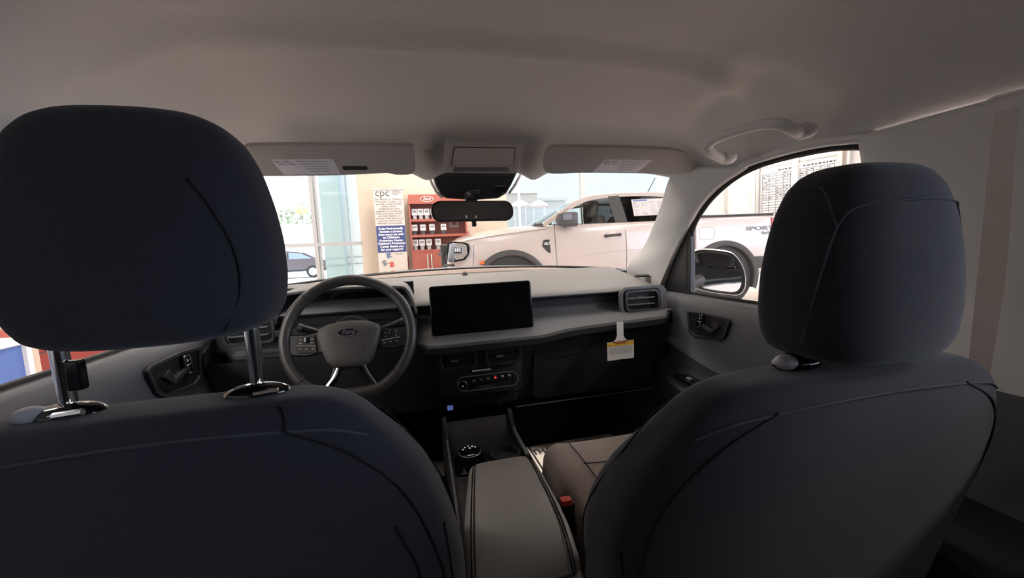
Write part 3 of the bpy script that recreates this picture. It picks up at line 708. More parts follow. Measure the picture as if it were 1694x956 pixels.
for a in (.80, pi-.80, -.75, pi+.75):
    m = M(); c = (R_*cos(a), R_*sin(a)); m.tube([wp(c[0]+.0160*cos(p)*cos(a), c[1]+.0160*cos(p)*sin(a), .0182*sin(p)) for p in [2*pi*k/20 for k in range(20)]], .0008, 5, closed=True); obj('rim_seam', m, m_dseam, parent=rim)
sh = [(-.086, .012), (-.080, .026), (-.06, .036), (-.03, .042), (0, .044), (.03, .042), (.06, .036), (.080, .026), (.086, .012), (.076, -.03), (.060, -.068), (.046, -.085), (.03, -.090), (-.03, -.090), (-.046, -.085), (-.060, -.068), (-.076, -.03)]
def loft_plate(m, poly, layers, cen=(0, -.02)):
    rows = [[wp(cen[0]+(p[0]-cen[0])*k, cen[1]+(p[1]-cen[1])*k, h) for p in poly] for k, h in layers]
    m.grid(rows, cu=True, cap0=True, cap1=True)
m = M(); loft_plate(m, sh, [(1.0, -.02), (1.0, .012), (.97, .020), (.90, .025), (.70, .029), (.4, .031), (.05, .0315)]); pad_ = obj('airbag_cover', m, mat('airbag_cover', (.075, .070, .066), .55, noise=.06, scale=400, bump=.2, bscale=1500), parent=t, angle=60)
m = M(); m.box(wp(0, -.036, .0292), (.075, .003, .0008), Matrix((wu, wv, wn)).transposed()); obj('cover_crease', m, m_dseam, parent=pad_)
# badge
def ellp(a, b, n=36): return [(a*cos(2*pi*i/n), b*sin(2*pi*i/n)) for i in range(n)]
bo = wp(0, .006, .0285)
m = M(); m.plate(ellp(.0255, .0107), bo, wu, wv, .004); bg = obj('badge', m, mat('badge_navy', (.008, .012, .035), .25, coat=.6), parent=pad_)
m = M(); m.frame(ellp(.0255, .0107), ellp(.0234, .0090), bo, wu, wv, .0055); obj('badge_rim', m, m_chrome, parent=bg)
text('badge_lettering', 'Ford', bo+wn*.0048, wu, wv, .0155, m_chrome, bg, shear=.35, bold=.0002)
# side spokes with switch pods
for sx in (-1, 1):
    m = M(); poly = [(sx*.075, .022), (sx*.115, .012), (sx*.150, .014), (sx*.168, .012), (sx*.168, -.035), (sx*.150, -.040), (sx*.115, -.046), (sx*.072, -.040)]
    if sx < 0: poly = poly[::-1]
    loft_plate(m, poly, [(1.0, -.012), (1.0, .002), (.96, .007)], (sx*.12, -.015)); sp_ = obj('side_spoke', m, m_leather, parent=t)
    m = M(); poly = [(sx*.092, .010), (sx*.136, .006), (sx*.139, -.030), (sx*.134, -.037), (sx*.084, -.041), (sx*.088, -.015)]
    if sx < 0: poly = poly[::-1]
    loft_plate(m, poly, [(1, .004), (1, .0095), (.96, .0105)], (sx*.112, -.015)); obj('switch_pod', m, m_blk, parent=sp_)
    m = M(); m.tube([wp(sx*.087, -.0225, .0115), wp(sx*.138, -.0165, .0115)], .0016, 6); obj('chrome_strip', m, m_silver, parent=sp_)
    m = M(); m.tube([wp(sx*.113, .004, .011), wp(sx*.113, -.009, .012)], .0055, 12); obj('thumb_roller', m, m_gblk, parent=sp_)
    m = M()
    for (a, b) in ((.099, -.001), (.099, -.011), (.128, .0), (.128, -.010), (.095, -.029), (.112, -.028), (.129, -.026)):
        m.box(wp(sx*a, b, .0112), (.0055, .0022, .001), Matrix((wu, wv, wn)).transposed())
    obj('switch_symbols', m, m_grey, parent=sp_)
    # lower spoke: a slim leg with a chrome inlay
    m = M(); m.tube([wp(sx*.030, -.075, -.004), wp(sx*.048, -.12, -.004), wp(sx*.078, -.158, -.002)], [.014, .010, .011], 10); ls = obj('lower_spoke', m, m_gblk, parent=t)
    m = M(); m.tube([wp(sx*.034+.004, -.086, .010), wp(sx*.047+.004, -.115, .009), wp(sx*.072+.002, -.152, .010)], .0034, 8); obj('chrome_inlay', m, m_chrome, parent=ls)
m = M(); m.lathe([(.05, -.10), (.06, -.02), (.05, .0)], WC, tuple(wn), 20); obj('hub', m, m_blk, parent=t)

# ================================================================== CONSOLE
t = thing('centre_console', 'low dark centre console between the front seats with gear dial and cup holder', 'centre console', (.14, .9, -.88))
m = M(); rows = []
for y, w, z in ((.40, .085, -.56), (.60, .09, -.55), (.85, .108, -.555), (1.02, .112, -.555), (1.12, .112, -.555), (1.165, .112, -.53), (1.18, .112, -.505)):
    c = .142; rows.append([Vector((c-w, y, -.88)), Vector((c-w, y, z-.01)), Vector((c-w+.006, y, z)), Vector((c-w+.014, y, z)), Vector((c-w+.016, y, z-.018)), Vector((c+w-.016, y, z-.018)), Vector((c+w-.014, y, z)), Vector((c+w-.006, y, z)), Vector((c+w, y, z-.01)), Vector((c+w, y, -.88))])
m.grid(rows, cap0=True, cap1=True); obj('body', m, m_blk, parent=t)
dp = Zp(777, 744, -.530)
m = M(); m.plate(rrect(.085, .10, .02), (dp.x, dp.y, -.572), (1, 0, 0), (0, 1, 0), .006); obj('dial_plate', m, m_gblk, parent=t, bevel=.002)
m = M(); m.lathe([(.030, -.57), (.030, -.548), (.0285, -.536), (.0285, -.531), (.024, -.529), (.0, -.529)], (dp.x, dp.y, 0), (0, 0, 1), 32); dl = obj('gear_dial', m, m_gblk, parent=t)
m = M(); m.tube([(dp.x+.0285*cos(a*pi/16), dp.y+.0285*sin(a*pi/16), -.535) for a in range(32)], .0016, 6, closed=True); obj('dial_ring', m, m_silver, parent=dl)
m = M()
for a, r in ((60, .017), (95, .019), (130, .018), (30, .018), (165, .018), (80, .007)): m.lathe([(.0030, 0), (.0030, .0006)], (dp.x+r*cos(radians(a)), dp.y+r*sin(radians(a)), -.529), (0, 0, 1), 10)
lname(obj('gear_letters', m, m_white, parent=dl), 'bright lit gear marks')
cpp = Zp(836, 746, -.55); m = M(); m.lathe([(.040, -.57), (.042, -.553), (.036, -.553), (.034, -.60), (0.0, -.60)], (cpp.x, cpp.y, 0), (0, 0, 1), 28); obj('cup_holder', m, m_blk, parent=t)
m = M(); m.box((.245, 1.08, -.553), (.010, .22, .012)); obj('side_rail', m, m_tray, parent=t, bevel=.003)
m = M(); m.box((.042, .95, -.556), (.006, .40, .008)); obj('side_rail', m, m_tray, parent=t, bevel=.002)
# armrest lid
m = M(); rows = []
def arm(y): return interp([(.47, .085, -.60), (.49, .092, -.54), (.51, .092, -.492), (.535, .090, -.460), (.57, .088, -.446), (.60, .087, -.441), (.70, .078, -.438), (.76, .072, -.440), (.785, .069, -.446), (.80, .065, -.460), (.805, .063, -.485)], y)
for y in (.47, .475, .48, .49, .50, .515, .53, .555, .58, .62, .66, .70, .73, .76, .775, .785, .795, .80, .805):
    w, z = arm(y); c = lerp(.116, .141, (y-.47)/.33)
    rows.append([Vector((c+w*sgnp(cos(a), .45), y, z-.034+.034*sgnp(sin(a), .42))) for a in [pi+.0+(-pi)*i/24 for i in range(25)]]+[Vector((c+w, y, z-.06)), Vector((c-w, y, z-.06))])
m.grid(rows, cu=True, cap0=True, cap1=True); ar = obj('armrest_lid', m, m_arm, parent=t)
for sx in (-1, 1):
    for q in (.80, .86):
        P = []
        for y in (.474, .485, .50, .53, .58, .66, .74, .775, .795, .803):
            w, z = arm(y); c = lerp(.116, .141, (y-.47)/.33); P.append((c+sx*w*q, y, z-.034+.034*(1-q**(2/.45))**(.42/2)+.0006 if False else z-.0036*(1 if q > .83 else .55)))
        m = M(); m.tube(smooth_path(P, 4), .0011, 6); obj('stitching', m, m_dseam, parent=ar)
m = M(); m.box((.128, .63, -.54), (.17, .36, .10)); obj('storage_box', m, m_blk, parent=t, bevel=.012)
# floor mats
fz = -.882
p = Zp(718, 745, fz); m = M(); m.plate(rrect(.36, .42, .04), (p.x-.13, p.y-.02, fz+.004), (1, 0, 0), (0, 1, 0), .004)
tag(obj('floor_mat', m, mat('grey_mat', (.16, .155, .15), .95, noise=.3, scale=300)), 'grey floor mat on the driver side beside the console', 'floor mat')
pz = -.876; a = Zp(862, 727, pz); b = Zp(955, 711, pz)
uu = Vector((b.x-a.x, b.y-a.y, 0)).normalized(); vv = Vector((-uu.y, uu.x, 0))
tp = thing('paper_mat', 'white paper floor mat with black border in the passenger footwell', 'paper mat', (a.x+.2, a.y-.15, pz))
O = a+uu*.21-vv*.17
m = M(); m.plate(rrect(.42, .34, .005), O, uu, vv, .002); pm = obj('sheet', m, m_paper, parent=tp)
m = M(); m.frame(rrect(.405, .255, .004, 2, 0, -.030), rrect(.388, .238, .004, 2, 0, -.030), O, uu, vv, .0028); obj('printed_border', m, m_dprint, parent=tp)
tpn = Zp(879, 746, pz); du = (tpn-O).dot(uu); dv = (tpn-O).dot(vv)
text('printed_words', 'THANK', O+uu*(du-.003)+vv*(dv-.022)+Vector((0, 0, .0028)), uu, vv, .055, m_dprint, tp, align='LEFT', bold=.002, xs=.8)
# hang tag on the tray lip
T0 = Yp(1004, 567, 1.105); T1 = Yp(1048, 562, 1.105); T2 = Yp(1005, 597, 1.105); tw = (T1-T0).length; th_ = (T2-T0).length
u = (T1-T0).normalized(); v = Vector((-u.z, 0, u.x)); O = (T1+T2)/2
t = thing('hang_tag', 'white hanging tag with yellow top band below the dashboard', 'hang tag', tuple(O))
neck = [(-.011, th_/2+.062), (.011, th_/2+.062), (.011, th_/2+.018), (.017, th_/2+.006), (.027, th_/2), (tw/2, th_/2), (tw/2, -th_/2), (-tw/2, -th_/2), (-tw/2, th_/2), (-.027, th_/2), (-.017, th_/2+.006), (-.011, th_/2+.018)][::-1]
m = M(); m.plate(neck, O, u, v, .0008); obj('card', m, m_paper, parent=t)
w = u.cross(v)
zt_ = -.0008-.0004
m = M(); m.plate([(-tw/2+.001, th_/2-.001), (-tw/2+.001, th_/2-.014), (tw/2-.001, th_/2-.014), (tw/2-.001, th_/2-.001)], O+w*.001, u, v, .0004); bd = obj('yellow_band', m, m_yel, parent=t)
F_ = O+w*.0018
m = M()
for i, (x0, x1, yy) in enumerate([(-.026, -.012, .0265), (-.010, .004, .027), (.007, .026, .0275), (-.018, -.002, .0215), (.001, .016, .022)]): m.plate([(x0, yy), (x1, yy), (x1, yy+.0035), (x0, yy+.0035)], F_, u, v, .0003)
obj('band_lettering', m, mat('maroon_print', (.30, .03, .04), .6), parent=bd)
m = M()
for (x, yy) in ((-.040, .022), (-.036, .025), (-.034, .0205), (.030, .026), (.034, .0285), (.037, .026), (.041, .029)): m.plate([(x, yy), (x+.002, yy), (x+.002, yy+.002), (x, yy+.002)], F_, u, v, .0003)
for r in range(7):
    yy = .012-.0036*r; x = -.038 if r else -.016
    while x < (.038 if r else .02):
        l = random.uniform(.004, .011); m.plate([(x, yy), (min(x+l, .041), yy), (min(x+l, .041), yy+.0011), (x, yy+.0011)], F_, u, v, .0002); x += l+.0015
m.plate([(-.008, -.0285), (.010, -.0285), (.010, -.0268), (-.008, -.0268)], F_, u, v, .0002)
obj('small_print', m, m_grey, parent=t)
# ================================================================== OVERHEAD PIECES
def visor(name, label, pxs, lab, clip, mirrorpx):
    # outline read at Y = 1.085 along the top edge and 1.12 along the bottom edge
    pts = []
    for x, y, k in pxs: pts.append(Yp(x, y, .985+.06*k))
    c = sum(pts, Vector())/len(pts); u = Vector((1, 0, 0)); v = Vector((0, -.055, .066)).normalized(); w = u.cross(v)
    poly = [((p-c).dot(u), (p-c).dot(v)) for p in pts]
    P = [Vector((a, b, 0)) for a, b in poly]; P = [(q.x, q.y) for q in smooth_path(P, 3, closed=True)]
    # wind so that the outline runs the same way round
    ar = sum(P[i][0]*P[(i+1) % len(P)][1]-P[(i+1) % len(P)][0]*P[i][1] for i in range(len(P)))
    if ar < 0: P = P[::-1]
    t = thing(name, label, 'sun visor', tuple(c))
    m = M(); rows = []
    for k, h in ((.97, -.018), (.995, -.014), (1.0, -.009), (.995, -.003), (.975, -.0004), (.9, .0006), (.3, .0008)):
        rows.append([c+u*(p[0]*(1 if k > .96 else lerp(1, k, .35)) if k > .3 else p[0]*.3)+v*(p[1]*k)+w*h for p in P])
    m.grid(rows, cu=True, cap0=True, cap1=True); body = obj('panel', m, m_visor_shade, parent=t)
    q = []
    for x, y, k in lab:
        d = ray(x, y); tt = (c+w*.0016).dot(w)/d.dot(w); q.append(d*tt)
    m = M(); m.plate([((p-c).dot(u), (p-c).dot(v)) for p in q][::-1], c+w*.0010, u, v, .0006); lb = obj('warning_label', m, mat('label_grey', (.74, .74, .80), .45), parent=t)
    m = M(); a, b, d_ = q[0], q[1], q[3]
    ex = (b-a); ey = (d_-a)
    for i in range(3):
        for j in range(2):
            o_ = a+ex*(.06+.16*j+.03*i)+ey*(.12+.10*i); m.box(o_+w*.0012, (ex.length*.12, .0016, .0006), Matrix((u, v, w)).transposed())
    for i in range(5):
        o_ = a+ex*.62+ey*(.14+.16*i); m.box(o_+w*.0012, (ex.length*(.5-.04*i), .0012, .0006), Matrix((u, v, w)).transposed())
    obj('label_print', m, m_grey, parent=lb)
    if clip:
        a, b = Yp(clip[0][0], clip[0][1], 1.04), Yp(clip[1][0], clip[1][1], 1.04)
        m = M(); m.tube([a+Vector((0, 0, -.004)), a+Vector((.003, 0, .006)), b+Vector((-.003, 0, .006)), b+Vector((0, 0, -.004))], .0028, 8); obj('clip', m, m_blk, parent=t)
    if mirrorpx:
        a, b = Yp(mirrorpx[0][0], mirrorpx[0][1], 1.02), Yp(mirrorpx[1][0], mirrorpx[1][1], 1.02)
        mc = (a+b)/2; m = M(); hh = ((mc-c).dot(w)); mc = mc-w*(hh-.001); m.plate(rrect(abs(b.x-a.x), .010, .004), mc, u, v, .001); obj('pull_edge', m, m_door2, parent=t)
    # pivot rod at the outer end
    return t
visor('sun_visor', 'grey sun visor over the steering wheel, label partly hidden by the driver headrest', [(395, 252, 0), (430, 244, 0), (560, 243, 0), (672, 244, 0), (684, 250, .1), (687, 275, .7), (680, 285, 1), (655, 287, 1), (640, 284, .95), (560, 288, 1), (450, 290, 1), (400, 288, 1), (385, 270, .5)],
      [(447, 264, .4), (550, 264, .4), (563, 289, .95), (470, 289, .95)][0:1]+[(551, 263, .4), (564, 288, .95), (470, 289, .95)], ((630, 283), (657, 282)), ((566, 279), (608, 281)))
visor('sun_visor', 'grey sun visor on the passenger side beside the grab handle', [(912, 249, 0), (930, 246, 0), (1010, 246, 0), (1110, 250, 0), (1138, 256, .2), (1150, 268, .5), (1146, 280, .9), (1125, 286, 1), (1040, 285, 1), (960, 284, 1), (915, 286, 1), (900, 280, .9), (903, 262, .4)],
      [(1001, 264, .4), (1080, 265, .4), (1054, 285, .95), (980, 285, .95)], ((925, 281), (945, 282)), None)
# overhead console
a, b = Yp(737, 239, 1.0), Yp(868, 239, 1.0); c_, d_ = Yp(733, 287, 1.11), Yp(856, 287, 1.11)
t = thing('overhead_console', 'grey overhead console panel between the two sun visors', 'overhead console', tuple((a+b+c_+d_)/4))
m = M(); top = [a+Vector((.004, 0, .02)), b+Vector((-.004, 0, .02)), d_+Vector((-.004, .02, .03)), c_+Vector((.004, .02, .03))]
bot = [a, b, d_, c_]
u = Vector((1, 0, 0)); v = ((a+b)/2-(c_+d_)/2).normalized(); w = u.cross(v); cc = (a+b+c_+d_)/4
def qp(p): return ((p-cc).dot(u), (p-cc).dot(v))
def insetq(q, k): return [(x*k, y*k) for x, y in q]
Q = [qp(p) for p in (a, c_, d_, b)]
m.plate(Q, cc, u, v, .012, -.012); cb = obj('housing', m, m_visor_shade, parent=t, bevel=.004, seg=3)
I = [(lerp(Q[0][0], Q[3][0], .12), Q[0][1]*.80), (lerp(Q[1][0], Q[2][0], .10), Q[1][1]*.38), (lerp(Q[1][0], Q[2][0], .90), Q[1][1]*.38), (lerp(Q[0][0], Q[3][0], .88), Q[0][1]*.80)]
Ig = [(p[0]*1.02, p[1]+(.0015 if p[1] > 0 else -.0015)) for p in I]
m = M(); m.frame(Ig, I, cc, u, v, .0015); obj('lid_groove', m, m_door2, parent=t)
m = M(); m.plate(I, cc, u, v, .0022); obj('lid', m, m_visor_shade, parent=t, bevel=.001)
I2 = [(lerp(Q[0][0], Q[3][0], .13), Q[1][1]*.55), (lerp(Q[1][0], Q[2][0], .12), Q[1][1]*.85), (lerp(Q[1][0], Q[2][0], .88), Q[1][1]*.85), (lerp(Q[0][0], Q[3][0], .87), Q[1][1]*.55)]
m = M(); m.plate(I2, cc, u, v, .0022); obj('lamp_strip', m, m_door, parent=t, bevel=.001)
# camera housing behind the glass
t = thing('camera_housing', 'black camera housing fixed to the windscreen above the rear view mirror', 'camera housing', tuple(Yp(782, 310, 1.17)))
m = M()
front = [(714, 284), (722, 308), (730, 322), (740, 328), (784, 331), (824, 328), (838, 320), (846, 306), (857, 283)]
fr = [Yp(x, y, 1.150+.0012*(328-y)*-1*-.3) for x, y in front]
bk = [p+Vector((0, .075, .010)) for p in fr]
m.grid([fr, bk], cap0=True, cap1=True); m.add([fr[0], fr[-1], bk[-1], bk[0]], [(0, 1, 2, 3)])
hb = obj('cover', m, m_blk, parent=t, bevel=.004)
ed = [(709, 290), (715, 305), (722, 318), (732, 327)]
m = M(); m.tube([Yp(x, y, 1.185) for x, y in ed], .0038, 8); lname(obj('pale_edge', m, m_white, parent=t), 'pale rim of the housing against the glass')
m = M(); m.tube([Yp(x, y, 1.185) for x, y in [(861, 289), (852, 306), (842, 320)]], .0038, 8); lname(obj('pale_edge', m, m_white, parent=t), 'pale rim of the housing against the glass')
fc = Yp(826, 314, 1.146); m = M(); m.plate(rrect(.040, .020, .005), fc, (1, 0, 0), (0, .2, .98), .004); obj('lens_window', m, m_gblk, parent=t, bevel=.001)
m = M(); m.box(Yp(785, 318, 1.147), (.03, .004, .012)); obj('lower_panel', m, m_door2, parent=t, bevel=.002)
# rear view mirror
mc = (Yp(713, 350, 1.10)+Yp(851, 346, 1.10))/2
t = thing('rear_view_mirror', 'black framed rear view mirror hanging below the camera housing', 'mirror', tuple(mc))
u = Vector((.985, .10, .0)).normalized(); v = Vector((0, .06, .998)).normalized(); v = (v-u*v.dot(u)).normalized(); w = u.cross(v)
hw, hh = .1165, .0295
def mirp(k, kh):
    top = [(x, .026*(1-.30*(x/hw)**4)) for x in [hw*(1-2*i/16) for i in range(1, 16)]]
    out = rrect(2*hw, 2*hh, .024, 6)
    return [(p[0]*k, (p[1]*kh-(.0045*(p[0]/hw)**2 if p[1] > 0 else 0))) for p in out]
m = M(); rows = [[mc+u*p[0]+v*p[1]+w*h for p in mirp(k, kh)] for k, kh, h in ((.80, .7, -.030), (.95, .9, -.022), (1.0, 1.0, -.008), (1.0, 1.0, .0), (.985, .95, .002))]
m.grid(rows, cu=True, cap0=True, cap1=True); obj('casing', m, m_blk, parent=t)
m = M(); m.plate(mirp(.965, .88), mc+w*.0022, u, v, .001); gl = obj('glass', m, mat('dim_mirror', (.16, .165, .18), .03, 1.0), parent=t)
m = M(); m.tube([mc+v*.026-w*.014, mc+v*.045-w*.05, mc+v*.054-w*.062], [.016, .014, .014], 12); obj('stem', m, m_blk, parent=t)
m = M(); m.box(mc-v*.036-w*.006, (.012, .012, .016)); obj('dip_lever', m, m_blk, parent=t, bevel=.002)
for px in (771.5, 787.5):
    d = ray(px, 358.5); q = d*((mc+w*.004).dot(w)/d.dot(w)); m = M(); m.box(q, (.0042, .002, .0075)); lname(obj('tab', m, m_white, parent=t), 'small white tab at the lower edge')
# grab handles
def grab(s, label):
    pts = [(1196, 262), (1176, 252), (1172, 240), (1186, 229), (1215, 218), (1255, 207), (1290, 205), (1310, 214), (1322, 218)]
    dx = [.745, .70, .685, .683, .683, .684, .690, .715, .745]
    P = [mir(Xp(x, y, d), s)+(Vector() if s > 0 else Vector((0, -.345, 0))) for (x, y), d in zip(pts, dx)]
    t = thing('grab_handle', label, 'grab handle', tuple(P[4]))
    m = M(); S = smooth_path(P, 6); n = len(S)
    rr = [.0105+.002*abs(2*i/(n-1)-1)**2 for i in range(n)]
    m.tube(S, rr, 12); obj('grip', m, m_trim, parent=t)
    for q, nm in ((P[0], 'mount'), (P[-1], 'mount')):
        m = M(); m.ell(q+Vector((s*.012, 0, .002)), (.022, .024, .016), 14, 8); obj(nm, m, m_trim, parent=t)
grab(1, 'grey roof grab handle above the passenger window')
grab(-1, 'grey roof grab handle at the picture edge left of the driver headrest')
# outside mirrors
def door_mirror(s, label):
    px = [(1150, 415), (1170, 413), (1200, 416), (1215, 422), (1228, 440), (1233, 460), (1231, 478), (1222, 487), (1205, 487), (1170, 482), (1152, 476), (1144, 468), (1142, 440), (1143, 424)]
    P = [Xp(x, y, 1.03) for x, y in px]
    # give the face the slight turn of a real mirror: it faces back and inward
    c = sum(P, Vector())/len(P)
    u = Vector((.80, -.60, 0)).normalized(); v = Vector((0, 0, 1)); w = u.cross(v)
    Q = []
    for x, y in px:
        d = ray(x, y); q = d*(c.dot(w)/d.dot(w)); Q.append(((q-c).dot(u), (q-c).dot(v)))
    Q = [(q.x, q.y) for q in smooth_path([Vector((a, b, 0)) for a, b in Q], 3, closed=True)]
    cxq = sum(a for a, b in Q)/len(Q); cyq = sum(b for a, b in Q)/len(Q)
    t = thing('door_mirror', label, 'mirror', tuple(mir(c, s)))
    def P3(k, h, sy=1.0): return [mir(c+u*(cxq+(a-cxq)*k)+v*(cyq+(b-cyq)*k*sy)+w*h, s) for a, b in Q]
    m = M(); m.grid([P3(.94, -.010), P3(.965, .0), P3(1.0, .002), P3(1.03, -.008), P3(1.045, -.03), P3(1.0, -.075), P3(.8, -.105), P3(.4, -.12)], cu=True, cap1=True, cap0=True); obj('casing', m, m_silver if s > 0 else m_blk, parent=t)
    m = M(); m.grid([P3(.955, .0015), P3(.985, .0035), P3(.90, .001), P3(.86, -.006)], cu=True); obj('inner_rim', m, m_blk, parent=t)
    m = M(); m.grid([P3(.875, -.004), P3(.4, -.003)], cu=True, cap1=True); obj('glass', m, m_mirror, parent=t)
    a = mir((.925, c.y+.03, c.z-.05), s); b = mir(c+Vector((-.03, .05, -.03)), s); m = M(); m.tube([a, (a+b)/2, b], [.03, .026, .03], 12); obj('arm', m, m_blk, parent=t)
door_mirror(1, 'silver edged wing mirror outside the passenger door window')
# ================================================================== SHOWROOM
FL = -CZ
YW = 9.0                                        # front wall / glass line
m = M(); m.box((1.5, 2.0, FL-.05), (20, 14.2, .1)); struct('floor_showroom', m, tiles('floor_tile', (.66, .54, .47), (.70, .58, .51), (.6, .3), (.46, .37, .32), .18))
m = M(); m.box((1.5, 2.0, CEIL_Z+.05), (20, 14.6, .1)); struct('ceiling_showroom', m, mat('ceiling_white', (.72, .69, .65), .9))
m_cream = mat('cream_paint', (.50, .42, .34), .85, noise=.02, scale=6)
m_creamw = mat('white_wall', (.46, .44, .425), .85)
m_alu = mat('mullion_grey', (.33, .32, .31), .45)
for i, (x, y) in enumerate(LAMPS):
    t = thing('ceiling_light', 'square warm ceiling light panel above the showroom floor', 'ceiling light', (x, y, CEIL_Z-.05), 'showroom ceiling lights')
    m = M(); m.frame(rrect(1.26, 1.26, .02, 2), rrect(1.18, 1.18, .02, 2), (x, y, CEIL_Z), (1, 0, 0), (0, -1, 0), .04); obj('frame', m, m_white, parent=t)
    m = M(); m.box((x, y, CEIL_Z-.012), (1.18, 1.18, .01)); obj('diffuser', m, mat('lamp_diffuser', (.9, .85, .8), .5, emit=LAMP_COL, estr=3.0), parent=t)
    lamp('panel_light', 'AREA', (x, y, CEIL_Z-.06), (0, 0, 0), LAMP_E.get((x, y), 38.0), LAMP_COL, 1.1)
x0 = Yp(589, 297, YW).x; x1 = Yp(839, 360, YW).x
m = M(); m.box(((x0+x1)/2, YW+.1, (FL+CEIL_Z)/2), (x1-x0, .2, CEIL_Z-FL)); struct('wall_front_showroom', m, m_cream)
m = M(); m.box((-8.4, 5.5, (FL+CEIL_Z)/2), (.2, 7.2, CEIL_Z-FL)); struct('wall_left', m, m_cream)
m = M(); m.box((2.0, -5.0, (FL+CEIL_Z)/2), (7.8, .2, CEIL_Z-FL)); struct('wall_back', m, m_cream)
# left glass front
def glazing(xa, xb, idx):
    m = M(); m.box(((xa+xb)/2, YW+.06, (FL+CEIL_Z)/2), (xb-xa, .012, CEIL_Z-FL)); struct('window_%d' % idx, m, g_show)
glazing(-4.4, x0, 7)
m = M(); m.box((-6.35, YW+.1, (FL+CEIL_Z)/2), (3.9, .2, CEIL_Z-FL)); struct('wall_corner', m, m_cream)
mx = Yp(521, 380, YW).x; rz = Yp(560, 403.5, YW).z
m = M(); m.box((mx, YW+.02, (FL+CEIL_Z)/2), (.075, .12, CEIL_Z-FL)); m.box((mx+.075, YW+.02, (FL+CEIL_Z)/2), (.035, .05, CEIL_Z-FL))
struct('trim_8', m, m_alu)
m = M(); m.box(((-4.4+x0)/2, YW+.02, rz), (x0+4.4, .10, .075)); struct('trim_9', m, m_alu)
m = M(); m.box(((-4.4+x0)/2, YW+.02, FL+.06), (x0+4.4, .14, .12)); struct('trim_10', m, m_alu)
m = M(); m.box((-4.36, YW+.02, (FL+CEIL_Z)/2), (.09, .12, CEIL_Z-FL)); struct('trim_11', m, m_alu)
# right glass front
XR_ = 7.5
glazing(x1, XR_, 8)
for i, px in enumerate((963, 1092)):
    X_ = Yp(px, 300, YW).x; m = M(); m.box((X_, YW+.02, (FL+CEIL_Z)/2), (.10, .10, CEIL_Z-FL)); m.box((X_+.075, YW+.04, (FL+CEIL_Z)/2), (.03, .04, CEIL_Z-FL)); struct('trim_%d' % (12+i), m, m_alu if i == 0 else m_creamw)
m = M(); m.box(((x1+XR_)/2, YW+.02, FL+.06), (XR_-x1, .14, .12)); struct('trim_14', m, m_alu)
# angled right wall
WA = Vector((XR_, YW, 0)); wd = Vector((.39, -.92, 0)).normalized(); wnm = Vector((-wd.y, wd.x, 0))*-1       # along the wall towards us; normal into the room
if wnm.dot(Vector((-1, 0, 0))) < 0: wnm = -wnm
def wallp(px, py):
    d = ray(px, py); t = WA.dot(wnm)/d.dot(wnm); p = d*t; return (p-WA).dot(wd), p.z
def wbox(m, s0, s1, z0, z1, h0, h1):
    a = WA+wd*s0; b = WA+wd*s1
    vs = [Vector((p.x, p.y, z))+wnm*h for z in (z0, z1) for (p, h) in ((a, h0), (b, h0), (b, h1), (a, h1))]
    m.add(vs, [(0, 3, 2, 1), (4, 5, 6, 7), (0, 1, 5, 4), (1, 2, 6, 5), (2, 3, 7, 6), (3, 0, 4, 7)])
m = M(); wbox(m, -.4, 9.0, FL, CEIL_Z, -.2, 0); struct('wall_right', m, m_creamw)
m = M(); wbox(m, -.4, 9.0, FL, FL+.16, .0, .03); struct('baseboard_wall', m, m_white)
for i, (pa, pb, hh, mm) in enumerate(((1244, 1251, .06, m_creamw), (1252, 1257, .07, m_alu), (1312, 1320, .07, m_white), (1384, 1392, .06, mat('tan_trim', (.62, .50, .42), .7)), (1200, 1203, .04, m_alu), (1400, 1404, .05, m_creamw))):
    sa, sb = wallp(pa, 320)[0], wallp(pb, 320)[0]; m = M(); wbox(m, sa, sb, FL+.16, CEIL_Z, 0, hh); struct('trim_%d' % (15+i), m, mm)
# planning boards on the right wall
def board(pa, pb, py0, py1, label, seed, ncol):
    rnd = random.Random(seed)
    s0, zt = wallp(pa, py0); s1, _ = wallp(pb, py0); _, zb = wallp(pa, py1)
    c = WA+wd*(s0+s1)/2; t = thing('planning_board', label, 'whiteboard', (c.x+wnm.x*.03, c.y+wnm.y*.03, zb))
    m = M(); wbox(m, s0, s1, zb-.06, zt+.16, .0, .022); obj('panel', m, mat('board_white', (.46, .455, .45), .35), parent=t)
    m = M()
    for a, b, c0, c1 in ((s0-.02, s1+.02, zt+.16, zt+.185), (s0-.02, s1+.02, zb-.085, zb-.06)): wbox(m, a, b, c0, c1, 0, .035)
    obj('rail', m, m_alu, parent=t)
    m = M(); n = 17
    for i in range(n+1): z = zb+(zt-zb)*i/n; wbox(m, s0+.02, s1-.02, z-.006, z+.006, .022, .0235)
    for i in range(ncol+1): s = lerp(s0+.03, s1-.03, i/ncol); wbox(m, s-.005, s+.005, zb, zt, .022, .0232)
    obj('grid_lines', m, m_dprint, parent=t)
    m = M()
    for i in range(n):
        z = zb+(zt-zb)*(i+.35)/n
        for k in range(ncol):
            if i > 6 and rnd.random() < (.93 if i < 9 else .55):
                a = lerp(s0+.03, s1-.03, (k+.08)/ncol); L = (s1-s0)/ncol*rnd.uniform(.3, .9); x = a
                while x < a+L: q = rnd.uniform(.02, .05); wbox(m, x, x+q, z, z+rnd.uniform(.010, .026), .022, .0236); x += q+.02
    x = s0+.35 if seed == 1 else s0+.08
    while x < s1-.05: q = rnd.uniform(.03, .06); wbox(m, x, x+q, zt+.04, zt+.075, .022, .0236); x += q+.02
    obj('handwriting', m, m_dprint, parent=t)
board(1260, 1311, 290, 362, 'white gridded planning board on the right wall, nearest the truck', 1, 4)
board(1322, 1384, 280, 372, 'white gridded planning board on the right wall, partly behind the passenger headrest', 2, 5)
